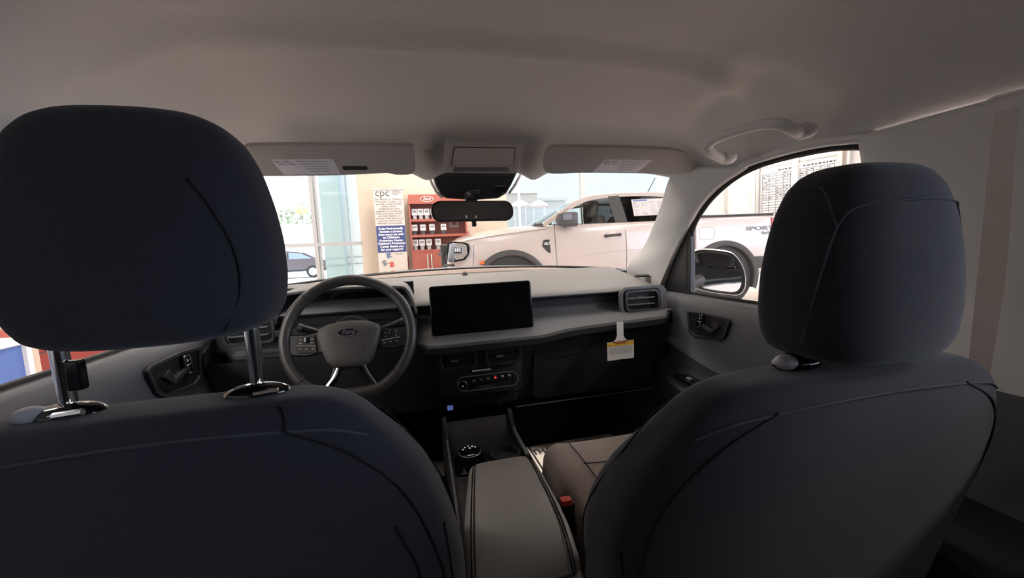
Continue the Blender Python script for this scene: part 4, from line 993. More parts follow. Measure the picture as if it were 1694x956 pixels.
# --- banner stand
pl = lambda x, y, Y=YW-.35: Yp(x, y, Y)
a, b, c_, d_ = pl(617, 314), pl(664, 313), pl(627, 446), pl(677, 445)
bxl, bxr = (a.x+c_.x)/2, (b.x+d_.x)/2; bxc, bw_ = (bxl+bxr)/2, bxr-bxl; btop = (a.z+b.z)/2; YB = YW-.35
t = thing('banner_stand', 'tall white roll-up banner with a navy text block beside the red cabinet', 'banner', (bxc, YB, FL))
m = M(); m.box((bxc, YB+.01, (btop+FL+.08)/2), (bw_, .006, btop-FL-.08)); sheet = obj('sheet', m, mat('banner_white', (.52, .475, .435), .7), parent=t)
m = M(); m.box((bxc, YB+.006, btop+.01), (bw_+.03, .03, .025)); obj('top_rail', m, m_silver, parent=t, bevel=.004)
m = M(); m.box((bxc, YB+.02, FL+.045), (bw_+.06, .22, .09)); obj('base', m, m_silver, parent=t, bevel=.02)
m = M(); m.tube([(bxc, YB+.05, FL+.08), (bxc, YB+.03, btop)], .012, 8); obj('pole', m, m_silver, parent=t)
u, v = Vector((1, 0, 0)), Vector((0, 0, 1)); yb_ = YB+.004
def zb(y): return pl(645, y).z
def bt(name, body, y, size, mm, dx=0, align='CENTER', bold=.0, xsc=1.0): return text(name, body, (bxc+dx, yb_, zb(y)), u, v, size, mm, t, align=align, bold=bold, xs=xsc)
bt('heading', 'cpc', 319, .215, m_dprint, -bw_*.20, bold=-.001)
for i, s_ in enumerate(("children's", 'protection', 'center')): bt('heading_small', s_, 316.3+2.7*i, .046, m_dprint, bw_*.13, 'LEFT')
body = ["The mission of Children's", 'Protection Center is to', 'provide a child-friendly', 'facility where', 'professionals work', 'together to protect and', 'treat child abuse victims', 'and their families, to', 'prevent child abuse in all', 'its forms, and to hold', 'offenders accountable.']
for i, s_ in enumerate(body): bt('mission_text', s_, 329.5+3.95*i, .055, m_dprint, .0)
zt0, zt1 = zb(373.2), zb(417.3)
m = M(); m.box((bxc, yb_, (zt0+zt1)/2), (bw_*.985, .003, zt0-zt1)); nb = lname(obj('navy_block', m, m_navy, parent=t), 'navy block with white lettering')
for i, s_ in enumerate(['Crain Ford proudly', 'donates a portion', 'from every car sold', "to Children's", 'Protection Center.', "Children's Protection", 'Center thanks you', 'for your support!']):
    text('block_text', s_, (bxc, yb_-.003, zb(378+4.95*i)), u, v, .063, m_white, nb, bold=.001)
def hand(cx, cz, s, rot, mm):
    m = M(); R = Matrix.Rotation(rot, 3, 'Y')
    m.ell((cx, yb_-.001, cz), (.034*s, .002, .036*s), 14, 6)
    for k, (an, L) in enumerate(((-38, .055), (-14, .07), (6, .072), (26, .062), (78, .05))):
        a_ = radians(an)+rot; p0 = Vector((cx+.030*s*sin(a_), yb_-.001, cz+.030*s*cos(a_))); p1 = Vector((cx+(.03+L)*s*sin(a_), yb_-.001, cz+(.03+L)*s*cos(a_)))
        m.tube([p0, p1], .0095*s, 8)
    return obj('hand_print', m, mm, parent=t)
hand(bxc-.09, zb(424.5), 1.0, .2, mat('print_blue', (.10, .17, .30), .6)); hand(bxc-.17, zb(437), .95, -.2, mat('print_grey', (.16, .20, .22), .6)); hand(bxc-.035, zb(440), .95, .1, mat('print_red', (.50, .07, .05), .6))
bt('donate_word', 'Donate', 420.5, .045, m_dprint, bw_*.22)
# --- red shelf cabinet with cards
YC = YW-.42
ca, cb_ = Yp(674.5, 322, YC), Yp(776, 440, YC)
cx0, cx1, ctop = ca.x, cb_.x, ca.z; ccx, cw = (cx0+cx1)/2, cx1-cx0
m_cab = mat('cabinet_red', (.30, .075, .05), .5, noise=.12, scale=30); m_cabd = mat('cabinet_back', (.235, .06, .042), .55)
t = thing('display_cabinet', 'red wooden shelf cabinet with an oval emblem on its top board', 'cabinet', (ccx, YC, FL))
D = .38
m = M(); m.box((ccx, YC+D, (ctop+FL)/2), (cw, .02, ctop-FL)); obj('back_panel', m, m_cabd, parent=t)
for x in (cx0+.015, cx1-.015): m = M(); m.box((x, YC+D/2, (ctop+FL)/2), (.03, D, ctop-FL)); obj('side_panel', m, m_cab, parent=t)
zc_ = lambda y: Yp(700, y, YC).z
m = M(); m.box((ccx, YC+.0, (ctop+zc_(337))/2), (cw, .03, ctop-zc_(337))); fa = obj('top_board', m, m_cab, parent=t)
m = M(); m.box((ccx, YC+D/2, ctop-.012), (cw, D, .024)); obj('top', m, m_cab, parent=t)
sh_z = []
for y in (362.5, 388.5, 413.5):
    z = zc_(y); sh_z.append(z); m = M(); m.box((ccx, YC+D/2, z-.02), (cw-.06, D-.02, .05)); obj('shelf', m, m_cab, parent=t)
zd = zc_(417)
mid = Yp(711.5, 430, YC).x
for k, (xa, xb) in enumerate(((cx0+.03, mid-.002), (mid+.002, min(cx1-.03, mid+(mid-cx0)-.03)))):
    m = M(); m.box(((xa+xb)/2, YC-.005, (zd+FL+.08)/2), (xb-xa, .022, zd-FL-.09)); dr = obj('door', m, m_cab, parent=t)
    hx = mid+(-.045 if k == 0 else .035); m = M(); m.tube([(hx, YC-.03, zd-.05), (hx, YC-.03, zd-.38)], .012, 8); obj('handle', m, m_silver, parent=dr)
xr0 = mid+(mid-cx0)-.02
if cx1-.03 > xr0+.05: m = M(); m.box(((xr0+cx1-.03)/2, YC-.005, (zd+FL+.08)/2), (cx1-.03-xr0, .022, zd-FL-.09)); obj('door', m, m_cab, parent=t)
m = M(); m.box((ccx, YC+D/2, FL+.05), (cw-.04, D-.04, .1)); obj('plinth', m, m_cabd, parent=t)
ec = Yp(706, 329, YC-.02)
m = M(); m.plate(ellp(.135, .058), (ec.x, YC-.016, ec.z), u, v, .004); em = obj('emblem', m, mat('emblem_rust', (.24, .06, .04), .5), parent=fa)
m = M(); m.frame(ellp(.135, .058), ellp(.128, .052), (ec.x, YC-.020, ec.z), u, v, .004); obj('emblem_rim', m, m_white, parent=em)
text('emblem_lettering', 'Ford', (ec.x, YC-.0225, ec.z), u, v, .078, m_white, em, shear=.35)
# cards on the shelves
rows_ = [(0, [685, 695, 705, 716], ['top shelf']), (1, [685, 699, 714, 733], ['middle shelf']), (2, [686.5, 697.5, 709, 724], ['bottom shelf'])]
ordn = ['first', 'second', 'third', 'fourth']
for r, xs_, nm in rows_:
    for k, px in enumerate(xs_):
        z = sh_z[r]+.0055; p = Yp(px, 340+25*r, YC+.14)
        t = thing('card_holder', 'small white card stand on the red cabinet, %s shelf, %s from the banner' % (nm[0].split()[0], ordn[k]), 'card stand', (p.x, YC+.14, z), 'card stands on the red cabinet')
        m = M(); m.box((p.x, YC+.14, z+.06), (.075, .05, .12)); obj('stand', m, m_grey if r != 1 else m_dprint, parent=t, bevel=.004)
        m = M(); m.box((p.x, YC+.125, z+.155), (.115, .02, .13)); cd = obj('card', m, m_white, parent=t)
        m = M(); m.box((p.x, YC+.1135, z+.165), (.08, .003, .055 if r != 1 else .03)); obj('card_print', m, m_grey, parent=cd)
# slim yellow and red box leaning between banner and cabinet
p = Yp(672.5, 437, YW-.13)
t = thing('slim_box', 'slim yellow and dark red box standing between banner and red cabinet', 'box', (p.x, YW-.13, FL))
zt_b = Yp(671, 425, YW-.13).z
m = M(); m.box((p.x, YW-.13, (zt_b+FL)/2), (.115, .10, zt_b-FL)); bx = obj('carton', m, mat('box_maroon', (.25, .07, .05), .6), parent=t)
m = M(); m.box((p.x-.022, YW-.182, zt_b-.13), (.05, .003, .22)); lname(obj('yellow_strip', m, m_yel, parent=bx), 'yellow printed strip')
# framed notice and small tool board on the cream wall behind the truck's nose
p = Yp(755, 376, YW-.02)
t = thing('wall_notice', 'pale framed notice on the cream wall between red cabinet and truck hood', 'notice', (p.x, YW-.02, p.z-.3))
m = M(); m.box((p.x+.10, YW-.02, p.z-.05), (.62, .03, .62)); obj('backing', m, mat('notice_pale', (.66, .54, .44), .7), parent=t)
m = M(); m.frame(rrect(.20, .15, .01, 2), rrect(.12, .08, .01, 2), (p.x-.05, YW-.042, p.z+.08), u, v, .01); m.box((p.x+.08, YW-.042, p.z-.02), (.06, .01, .28)); obj('dark_frame', m, m_grey, parent=t)
m = M(); m.plate([(-.08, -.05), (.06, -.05), (.0, .05)], (p.x+.22, YW-.042, p.z-.10), u, v, .006); obj('red_mark', m, mat('print_rust', (.45, .10, .07), .6), parent=t)
# --- pieces seen through the driver's window
q = Xp(20, 610, -2.6); q2 = Xp(48, 622, -2.6)
t = thing('display_counter', 'blue display counter with white corner edges outside the driver window', 'counter', (-2.9, q.y, FL))
m = M(); yA, yB_ = q2.y, q2.y-1.3; zt_ = Xp(20, 572, -2.6).z
m.box((-2.95, (yA+yB_)/2, (zt_+FL)/2), (.7, yA-yB_, zt_-FL)); obj('blue_panel', m, mat('counter_blue', (.09, .17, .46), .6), parent=t)
m = M(); m.box((-2.60, yA, (zt_+FL)/2), (.05, .035, zt_-FL)); m.box((-2.95, (yA+yB_)/2, zt_+.02), (.76, yA-yB_+.06, .04)); lname(obj('white_edge', m, m_white, parent=t), 'white corner edge and top')
t = thing('tool_chest', 'red tool chest with pale corner post outside the driver window', 'tool chest', (-3.0, q2.y+.6, FL))
m = M(); m.box((-2.95, yA+.85, (zt_+FL)/2+.02), (.6, 1.5, zt_-FL)); obj('body', m, mat('chest_red', (.26, .036, .028), .55), parent=t, bevel=.01)
m = M(); m.box((-2.64, yA+.09, (zt_+FL)/2), (.05, .05, zt_-FL)); obj('corner_post', m, mat('post_beige', (.62, .50, .42), .6), parent=t)
for k in range(3): m = M(); m.box((-2.645, yA+.85, FL+.25+.22*k), (.012, 1.4, .006)); obj('drawer_gap', m, m_dprint, parent=t)
# ================================================================== WHITE PICKUP TRUCK
TO = Vector((.38, 5.95, FL)); TH = -.13
tu = Vector((cos(TH), sin(TH), 0)); tn = Vector((-sin(TH), cos(TH), 0)); tz = Vector((0, 0, 1))
TW = 1.88
def T(x, y, z): return TO+tu*x+tn*y+tz*z
def tpx(px, py, y=0.0):
    d = ray(px, py); o = TO+tn*y; q = d*(o.dot(tn)/d.dot(tn)); return (q-o).dot(tu), q.z-FL
m_tw = mat('truck_white', (.42, .365, .335), .22, coat=.5); m_tg = mat('truck_cladding', (.045, .043, .041), .75)
t = thing('pickup_truck', 'white four door pickup truck parked across the showroom beyond the windscreen', 'pickup truck', tuple(T(2.6, .94, 0)))
ST = [(-.02, .30, 1.06, 1.10, .62), (.0, .22, 1.10, 1.15, .58), (.06, .12, 1.165, 1.215, .55), (.16, .055, 1.205, 1.27, .53), (.35, .015, 1.235, 1.32, .52), (.6, .0, 1.265, 1.365, .50), (1.0, 0, 1.31, 1.415, .50), (1.35, 0, 1.345, 1.43, .50), (1.6, 0, 1.372, 1.43, .50), (1.72, 0, 1.384, 1.41, .50), (1.8, 0, 1.386, 1.39, .50), (2.6, 0, 1.388, 1.39, .50), (3.4, 0, 1.392, 1.395, .50), (3.90, 0, 1.395, 1.40, .52), (3.915, 0.02, 1.33, 1.40, .52), (3.93, 0, 1.425, 1.43, .52), (4.5, 0, 1.428, 1.43, .54), (5.18, 0, 1.426, 1.428, .56), (5.25, .02, 1.42, 1.425, .57), (5.30, .07, 1.40, 1.41, .58)]
def body_pt(st, k):
    x, ins, zs, zc, zb = st
    side = [(.10, zb), (.045, zb+.05), (.03, .66), (.022, .74), (.008, .86), (.0, .98), (.002, 1.08)]
    out = []
    for y, z in side:
        out.append((ins+y, min(z, zs-.10) if z > zs-.10 else z))
    out += [(ins+.010, zs-.07), (ins+.022, zs-.03), (ins+.038, zs-.008), (ins+.065, zs)]
    h = TW/2
    for f in (.12, .25, .45, .7, 1.0):
        y = lerp(ins+.065, h, f); out.append((y, lerp(zs, zc, min(1, f*1.7)**.8)))
    full = out+[(TW-y, z) for y, z in out[-2::-1]]
    return [T(x, y, z) for y, z in full]
sts = []
for a, b in zip(ST, ST[1:]):
    n = max(1, int((b[0]-a[0])/.12))
    for i in range(n): sts.append(tuple(lerp(p, q, i/n) for p, q in zip(a, b)))
sts.append(ST[-1])
m = M(); m.grid([body_pt(s, 0) for s in sts], cu=True, cap0=True, cap1=True)
body = obj('body', m, m_tw, parent=t, angle=50)
# wheel wells cut out of the body
AX = ((.965, .455), (4.40, .455)); AR = .505
cut = M()
for ax, az in AX:
    for y0, y1 in ((-.15, .36), (TW-.36, TW+.15)):
        cut.lathe([(AR, 0), (AR, y1-y0)], T(ax, y0, az), tuple(tn), 48)
co = obj('cutter', cut, m_blk, parent=t)
md = body.modifiers.new('cut', 'BOOLEAN'); md.operation = 'DIFFERENCE'; md.object = co; md.solver = 'EXACT'
bpy.context.view_layer.update()
dg = bpy.context.evaluated_depsgraph_get(); nm = bpy.data.meshes.new_from_object(body.evaluated_get(dg)); body.modifiers.clear(); body.data = nm
nm.materials.clear(); nm.materials.append(m_tw)
for p in nm.polygons: p.material_index = 0
bpy.data.objects.remove(co, do_unlink=True)
for ax, az in AX:
    for s in (0, 1):
        Y_ = lambda y: y if s == 0 else TW-y
        rows = []
        for k in range(37):
            a = radians(-22+224*k/36); ca, sa = cos(a), sin(a); R1, R0 = .585, .500
            rows.append([T(ax+r*ca, Y_(y), az+r*sa) for r, y in ((R1, .022), (R1-.004, -.022), (R1-.03, -.036), (R0+.02, -.036), (R0, -.024), (R0, .05))])
        m = M(); m.grid(rows); obj('wheel_arch_flare', m, m_tg, parent=t)
        m = M(); m.lathe([(AR-.002, 0), (AR-.002, .34), (.0, .34)], T(ax, Y_(.03), az), tuple(tn if s == 0 else -tn), 40); obj('wheel_well', m, m_rub, parent=t)
        c = T(ax, Y_(.02), .385); axv = tn if s == 0 else -tn
        m = M(); m.lathe([(.22, .0), (.34, -.0), (.375, .015), (.388, .05), (.388, .20), (.37, .235), (.22, .235)], c, tuple(axv), 40); wh = obj('tyre', m, m_rub, parent=t)
        m = M(); m.lathe([(.225, .01), (.215, .03), (.20, .06), (.10, .05), (.06, .03), (.0, .03)], c, tuple(axv), 30)
        for k in range(6):
            a = 2*pi*k/6; m.tube([c+axv*.03+tu*(.05*cos(a))+tz*(.05*sin(a)), c+axv*.02+tu*(.21*cos(a))+tz*(.21*sin(a))], .022, 8)
        obj('rim', m, m_silver, parent=wh)
def line(name, pts, r=.0045, mm=None, par=None, off=-.001):
    P = [T(x, off+sidey(z), z) for x, z in pts]; m = M(); m.tube(smooth_path(P, 5), r, 6); return obj(name, m, mm or m_dprint, parent=par or t)
def sidey(z): return interp([(.5, .09), (.55, .05), (.66, .03), (.74, .022), (.86, .008), (.98, 0), (1.10, .002), (1.31, .010), (1.355, .022), (1.38, .038), (1.395, .07)], z)[0]
# greenhouse
def gy(z): return .065+.175*max(0, (z-1.388))/.46
for s in (0, 1):
    Y_ = lambda y: y if s == 0 else TW-y
    rail = smooth_path([Vector((x, 0, z)) for x, z in ((1.50, 1.39), (1.66, 1.49), (1.84, 1.60), (2.05, 1.715), (2.28, 1.79), (2.6, 1.83), (3.0, 1.838), (3.35, 1.825), (3.62, 1.775), (3.78, 1.62), (3.93, 1.40))], 5)
    m = M(); rows = []
    for i, p in enumerate(rail):
        tgt = (rail[min(i+1, len(rail)-1)]-rail[max(i-1, 0)]).normalized(); nn = Vector((-tgt.z, 0, tgt.x)); q0, q1 = p+nn*.032, p-nn*.034
        rows.append([T(q0.x, Y_(gy(q0.z)+.06), q0.z+.012), T(q0.x, Y_(gy(q0.z)+.012), q0.z+.004), T(q0.x, Y_(gy(q0.z)-.006), q0.z-.01), T(q1.x, Y_(gy(q1.z)-.004), q1.z), T(q1.x, Y_(gy(q1.z)+.03), q1.z)])
    m.grid(rows); o = obj('roof_rail', m, m_tw, parent=t); md = o.modifiers.new('thick', 'SOLIDIFY'); md.thickness = .012
    def plate_yz(name, pts, mm, off, th=.012):
        P = [T(x, Y_(gy(z)+off), z) for x, z in pts]; Q = [T(x, Y_(gy(z)+off+th), z) for x, z in pts]; n = len(P)
        m = M(); m.add(P+Q, [tuple(range(n)), tuple(range(2*n-1, n-1, -1))]+[(i, (i+1) % n, n+(i+1) % n, n+i) for i in range(n)]); return obj(name, m, mm, parent=t)
    plate_yz('door_pillar', [(2.64, 1.375), (2.60, 1.60), (2.575, 1.815), (2.76, 1.822), (2.80, 1.60), (2.835, 1.375)], m_tg, -.004)
    plate_yz('quarter_pillar', [(3.48, 1.375), (3.46, 1.80), (3.66, 1.76), (3.80, 1.58), (3.92, 1.375)], m_tg, .002)
    plate_yz('mirror_sail', [(1.74, 1.375), (1.74, 1.50), (1.80, 1.55), (1.93, 1.375)], m_blk, -.002)
    plate_yz('front_window', [(1.60, 1.38), (1.85, 1.575), (2.06, 1.69), (2.28, 1.765), (2.59, 1.80), (2.66, 1.38)], g_clear, .012, .003)
    plate_yz('rear_window', [(2.82, 1.38), (2.75, 1.805), (3.47, 1.80), (3.5, 1.38)], glass('truck_privacy', (.30, .30, .31), .05), .010, .003)
    plate_yz('window_surround', [(1.85, 1.374), (1.85, 1.392), (3.6, 1.392), (3.6, 1.374)], m_blk, -.010)
    m = M(); Pd = [T(x, Y_(gy(z)+.010), z) for x, z in ((2.11, 1.40), (2.13, 1.70))]; m.tube(Pd, .014, 8); obj('quarter_divider', m, m_blk, parent=t)
# roof, windscreen, rear glass
m = M(); rows = []
for x, z in ((2.05, 1.715), (2.16, 1.765), (2.3, 1.805), (2.6, 1.842), (3.0, 1.85), (3.35, 1.838), (3.62, 1.79)):
    y0 = gy(z)+.02; rows.append([T(x-.10*(1-abs(2*i/14-1)**2)*(1 if x < 2.2 else 0), lerp(y0, TW-y0, i/14), z+.03*(1-abs(2*i/14-1)**2.4)) for i in range(15)])
m.grid(rows); o = obj('roof', m, m_tw, parent=t); md = o.modifiers.new('thick', 'SOLIDIFY'); md.thickness = .02
m = M(); rows = []
for k in range(7):
    f = k/6; x0, z0 = lerp(1.50, 2.06, f), lerp(1.405, 1.735, f); y0 = gy(z0)+.01
    rows.append([T(x0-(.17-.05*f)*(1-abs(2*i/14-1)**2), lerp(y0, TW-y0, i/14), z0+.022*(1-abs(2*i/14-1)**2)) for i in range(15)])
m.grid(rows); obj('windscreen', m, glass('windscreen_tint', (.60, .72, .80), .16), parent=t)
m = M(); m.tube([T(1.36+.16*abs(2*i/14-1)**2, .08+(TW-.16)*i/14, 1.418) for i in range(15)], .016, 6); obj('cowl', m, m_blk, parent=t)
m = M(); m.tube([T(1.40, .35, 1.435), T(1.50, .62, 1.475), T(1.56, .95, 1.50)], .008, 6); obj('wiper', m, m_blk, parent=t)
m = M(); m.grid([[T(3.66, .25, 1.77), T(3.66, TW-.25, 1.77)], [T(3.92, .1, 1.40), T(3.92, TW-.1, 1.40)]]); obj('rear_glass', m, g_priv, parent=t)
m = M(); m.box(T(2.6, TW/2, 1.10), (2.0, 1.6, .02), Matrix((tu, tn, tz)).transposed()); obj('cab_floor', m, m_rub, parent=t)
m = M(); m.box(T(1.80, TW/2, 1.33), (.30, 1.5, .16), Matrix((tu, tn, tz)).transposed()); obj('dashboard', m, m_rub, parent=t, bevel=.04)
# seats seen through the open front window
m_ts = mat('truck_seat', (.07, .064, .058), .9)
RT3 = Matrix((tu, tn, tz)).transposed()
def tseat(px_head, px_back, y):
    hx, hz = tpx(*px_head, y); bx, bz = tpx(*px_back, y)
    m = M(); R3 = RT3 @ Matrix.Rotation(radians(14), 3, 'Y')
    rows = []
    for h, w, d in ((-.135, .07, .05), (-.125, .105, .062), (-.09, .125, .07), (0, .13, .072), (.08, .12, .066), (.115, .10, .055), (.13, .06, .03)):
        rows.append([T(hx, y, hz)+R3 @ Vector((d*sgnp(cos(a), .7), w*sgnp(sin(a), .6), h)) for a in [2*pi*k/20 for k in range(20)]])
    m.grid(rows, cu=True, cap0=True, cap1=True); sh_ = None
    hd = obj('front_headrest', m, m_ts, parent=t)
    m = M(); rows = []
    for h, w, d in ((-.60, .24, .10), (-.3, .26, .10), (-.10, .25, .09), (.0, .21, .075), (.05, .15, .055), (.06, .08, .02)):
        rows.append([T(bx, y, bz)+R3 @ Vector((d*sgnp(cos(a), .7), w*sgnp(sin(a), .6), h)) for a in [2*pi*k/24 for k in range(24)]])
    m.grid(rows, cu=True, cap0=True, cap1=True); obj('front_seat', m, m_ts, parent=t)
tseat((981, 346), (990, 363), .52); tseat((1019, 341), (1016, 364), 1.30)
m = M(); sc_ = T(2.02, .55, 1.36); m.tube([sc_+tn*(.17*cos(a))+(tz*.9-tu*.35)*(.17*sin(a)) for a in [2*pi*k/24 for k in range(24)]], .014, 8, closed=True); obj('steering_wheel', m, m_blk, parent=t)
# shut lines
line('shut_line', [(1.90, 1.64), (1.76, 1.54), (1.685, 1.45), (1.655, 1.34), (1.665, 1.0), (1.69, .62)])
line('shut_line', [(2.76, 1.37), (2.775, 1.2), (2.785, .9), (2.79, .62)])
line('shut_line', [(3.62, 1.37), (3.66, 1.1), (3.72, .95)])
line('shut_line', [(.30, 1.20), (.7, 1.255), (1.15, 1.295), (1.55, 1.335)], .003)
line('shut_line', [(.42, 1.13), (.40, .95), (.39, .80)], .003)
# shoulder crease and lower door crease
line('side_crease', [(1.75, .86), (2.1, .90), (2.6, .945), (3.3, .965), (3.7, .97)], .0035, m_tw)
# mirror
def tbox(x, y, z, d, name, mm, bev=.0, par=None): m = M(); m.box(T(x, y, z), d, RT3); return obj(name, m, mm, parent=par or t, bevel=bev, seg=3)
for s, Y_ in ((0, -.13), (1, TW+.13)):
    hx, hz = tpx(938, 363, -.13) if s == 0 else (1.86, 1.48)
    m = M(); rows = []
    for dx, w, h in ((-.16, .05, .04), (-.14, .09, .085), (-.06, .11, .105), (.11, .115, .11), (.14, .11, .105), (.145, .09, .09)):
        rows.append([T(hx+dx, Y_+w*sgnp(cos(a), .6)*1.0, hz+h*sgnp(sin(a), .55)) for a in [2*pi*k/24 for k in range(24)]])
    m.grid(rows, cu=True, cap0=True, cap1=True); mo = obj('door_mirror', m, mat('mirror_shell', (.05, .05, .055), .3), parent=t)
    yy = .02 if s == 0 else TW-.02
    m = M(); m.tube([T(hx-.02, Y_+(.05 if s == 0 else -.05), hz-.09), T(hx-.02, yy, 1.385)], .03, 8); obj('mirror_foot', m, m_blk, parent=mo)
    m = M(); m.box(T(hx-.02, Y_-(.115 if s == 0 else -.115), hz+.03), (.13, .01, .09), RT3); obj('mirror_sheen', m, mat('sheen_bluegrey', (.14, .15, .19), .25), parent=mo, bevel=.004)  # bluish reflection on the black shell, put in as a coloured plate
# handles
hx, hz = tpx(1014, 389); m = M(); m.tube([T(hx-.12, .005, hz-.008), T(hx-.11, -.03, hz-.006), T(hx, -.036, hz), T(hx+.11, -.03, hz+.006), T(hx+.12, .005, hz+.008)], .021, 10); obj('door_handle', m, m_tg, parent=t)
m = M(); m.plate(ellp(.10, .045, 24), T(hx, -.0005, hz), tu, tz, .002); obj('handle_recess', m, mat('recess_white', (.66, .57, .51), .3), parent=t)
m = M(); m.tube([T(3.40, .005, hz), T(3.41, -.03, hz), T(3.60, -.03, hz+.01), T(3.62, .005, hz+.01)], .019, 10); obj('door_handle', m, m_tg, parent=t)
# fender badge
vp = [tpx(*p) for p in ((899, 397), (909, 396), (911, 419), (905, 416), (897, 407))]; vcx_, vcz_ = sum(p[0] for p in vp)/5, sum(p[1] for p in vp)/5
m = M(); m.plate([(p[0]-vcx_, p[1]-vcz_) for p in vp][::-1], T(vcx_, .0, vcz_), tu, tz, .012, -.002); fb = obj('fender_badge', m, m_blk, parent=t, bevel=.003)
text('badge_lettering', 'XLT', T(vcx_+.005, -.0135, vcz_+.035), tu, tz, .05, m_white, fb, shear=.2, bold=.001)
# bed: rail cap, fuel flap, lettering, tail lamp, lower cladding
m = M(); m.tube([T(3.95, .03, 1.432), T(5.24, .03, 1.430)], .022, 8); obj('bed_rail', m, m_blk, parent=t)
m = M(); m.tube([T(3.95, TW-.03, 1.432), T(5.24, TW-.03, 1.430)], .022, 8); obj('bed_rail', m, m_blk, parent=t)
fx, fz_ = tpx(1170, 386); m = M(); rr = [(a*1, b) for a, b in rrect(.26, .19, .06, 6)]
m.tube([T(fx+a, sidey(fz_+b)-.001, fz_+b) for a, b in rr], .004, 6, closed=True); obj('fuel_flap', m, m_grey, parent=t)
lx, lz = tpx(1257, 377.5); m_dec = mat('decal_grey', (.16, .17, .20), .5)
text('bed_lettering', 'SPORT', T(lx, -.004, lz), tu, tz, .085, m_dec, t, bold=.002, xs=1.9, ext=.001)
lx, lz = tpx(1262, 383.5); text('bed_lettering', '4x4', T(lx+.04, -.004, lz-.015), tu, tz, .075, m_dec, t, bold=.002, xs=1.3, ext=.001)
m = M(); m.box(T(5.245, .06, 1.17), (.10, .12, .40), RT3); tl = obj('tail_lamp', m, mat('lamp_red', (.35, .03, .02), .2, coat=.5), parent=t, bevel=.02, seg=3)
m = M(); m.box(T(5.235, -.004, 1.20), (.055, .012, .16), RT3); obj('lamp_white', m, m_white, parent=tl, bevel=.004)
m = M(); m.box(T(5.235, -.003, 1.06), (.06, .012, .10), RT3); obj('lamp_dark', m, m_gblk, parent=tl, bevel=.004)
m = M(); m.box(T(5.10, .10, .665), (.46, .22, .19), RT3); obj('rear_cladding', m, m_tg, parent=t, bevel=.02)
m = M(); m.box(T(5.36, TW/2, .68), (.16, TW-.16, .20), RT3); obj('rear_bumper', m, m_tg, parent=t, bevel=.03)
m = M(); m.box(T(2.7, .09, .52), (2.3, .14, .10), RT3); obj('side_sill', m, m_tg, parent=t, bevel=.02)
# nose: head lamp, chrome, grille, bumper
def sidepoly(name, pxs, y, mm, th=.02, par=None, bev=.004):
    P = [tpx(px, py, y) for px, py in pxs]; c0, c1 = sum(p[0] for p in P)/len(P), sum(p[1] for p in P)/len(P); m = M()
    q = [(p[0]-c0, p[1]-c1) for p in P]; ar = sum(q[i][0]*q[(i+1) % len(q)][1]-q[(i+1) % len(q)][0]*q[i][1] for i in range(len(q)))
    if ar < 0: q = q[::-1]
    m.plate(q, T(c0, y, c1), tu, tz, th); return obj(name, m, mm, parent=par or t, bevel=bev)
hl = sidepoly('head_lamp', [(741, 401), (752, 399.5), (768, 401), (775, 403), (777, 410), (776, 421), (769, 430), (750, 434), (741, 433), (738, 415)], -.004, m_gblk, .05)
sidepoly('lamp_lens', [(748, 402), (766, 403), (772, 406), (773, 420), (766, 428), (754, 430), (749, 420)], -.052, mat('lens_grey', (.36, .33, .30), .15, .4, coat=.6), .012, hl)
sidepoly('lamp_signature', [(744, 404), (752, 402.5), (752, 408), (765, 409), (765, 420), (752, 421), (751, 433), (742, 434), (741, 424), (743, 412)], -.066, m_chrome, .012, hl, .003)
sidepoly('lamp_projector', [(751, 409), (762, 410), (762, 418), (751, 418)], -.080, m_gblk, .010, hl, .002)
for k in range(3): sidepoly('lamp_element', [(752+3.6*k, 410.5), (754.6+3.6*k, 410.5), (754.6+3.6*k, 416.5), (752+3.6*k, 416.5)], -.094, m_silver, .006, hl, .001)
m = M(); m.box(T(-.06, TW/2, 1.0), (.10, 1.15, .34), RT3); gr = obj('grille', m, m_blk, parent=t, bevel=.03)
m = M(); m.tube([T(-.10, .20, 1.02), T(-.13, TW/2, 1.03), T(-.10, TW-.20, 1.02)], .035, 10); obj('grille_bar', m, m_chrome, parent=gr)
m = M(); rows = []
for i in range(17):
    f = abs(2*i/16-1); rows.append([T(-.14+.22*f**3, .08+(TW-.16)*i/16, z) for z in (.56, .62, .80, .86)])
m.grid(rows); o = obj('front_bumper', m, m_tg, parent=t); md = o.modifiers.new('thick', 'SOLIDIFY'); md.thickness = .06
sidepoly('side_marker', [(792, 436), (797, 431), (801, 431), (801, 437)], -.036, mat('amber_red', (.75, .14, .04), .3), .012)
# antenna fin and mast
ax_, az_ = tpx(1070, 312, .55); m = M(); m.ell(T(ax_, .6, 1.87), (.09, .03, .03), 14, 8, RT3); fin = obj('antenna', m, m_blk, parent=t)
a2 = tpx(1084, 294, .6); m = M(); m.tube([T(ax_+.02, .6, 1.88), T(a2[0], .6, a2[1])], .007, 6); obj('mast', m, m_blk, parent=fin)
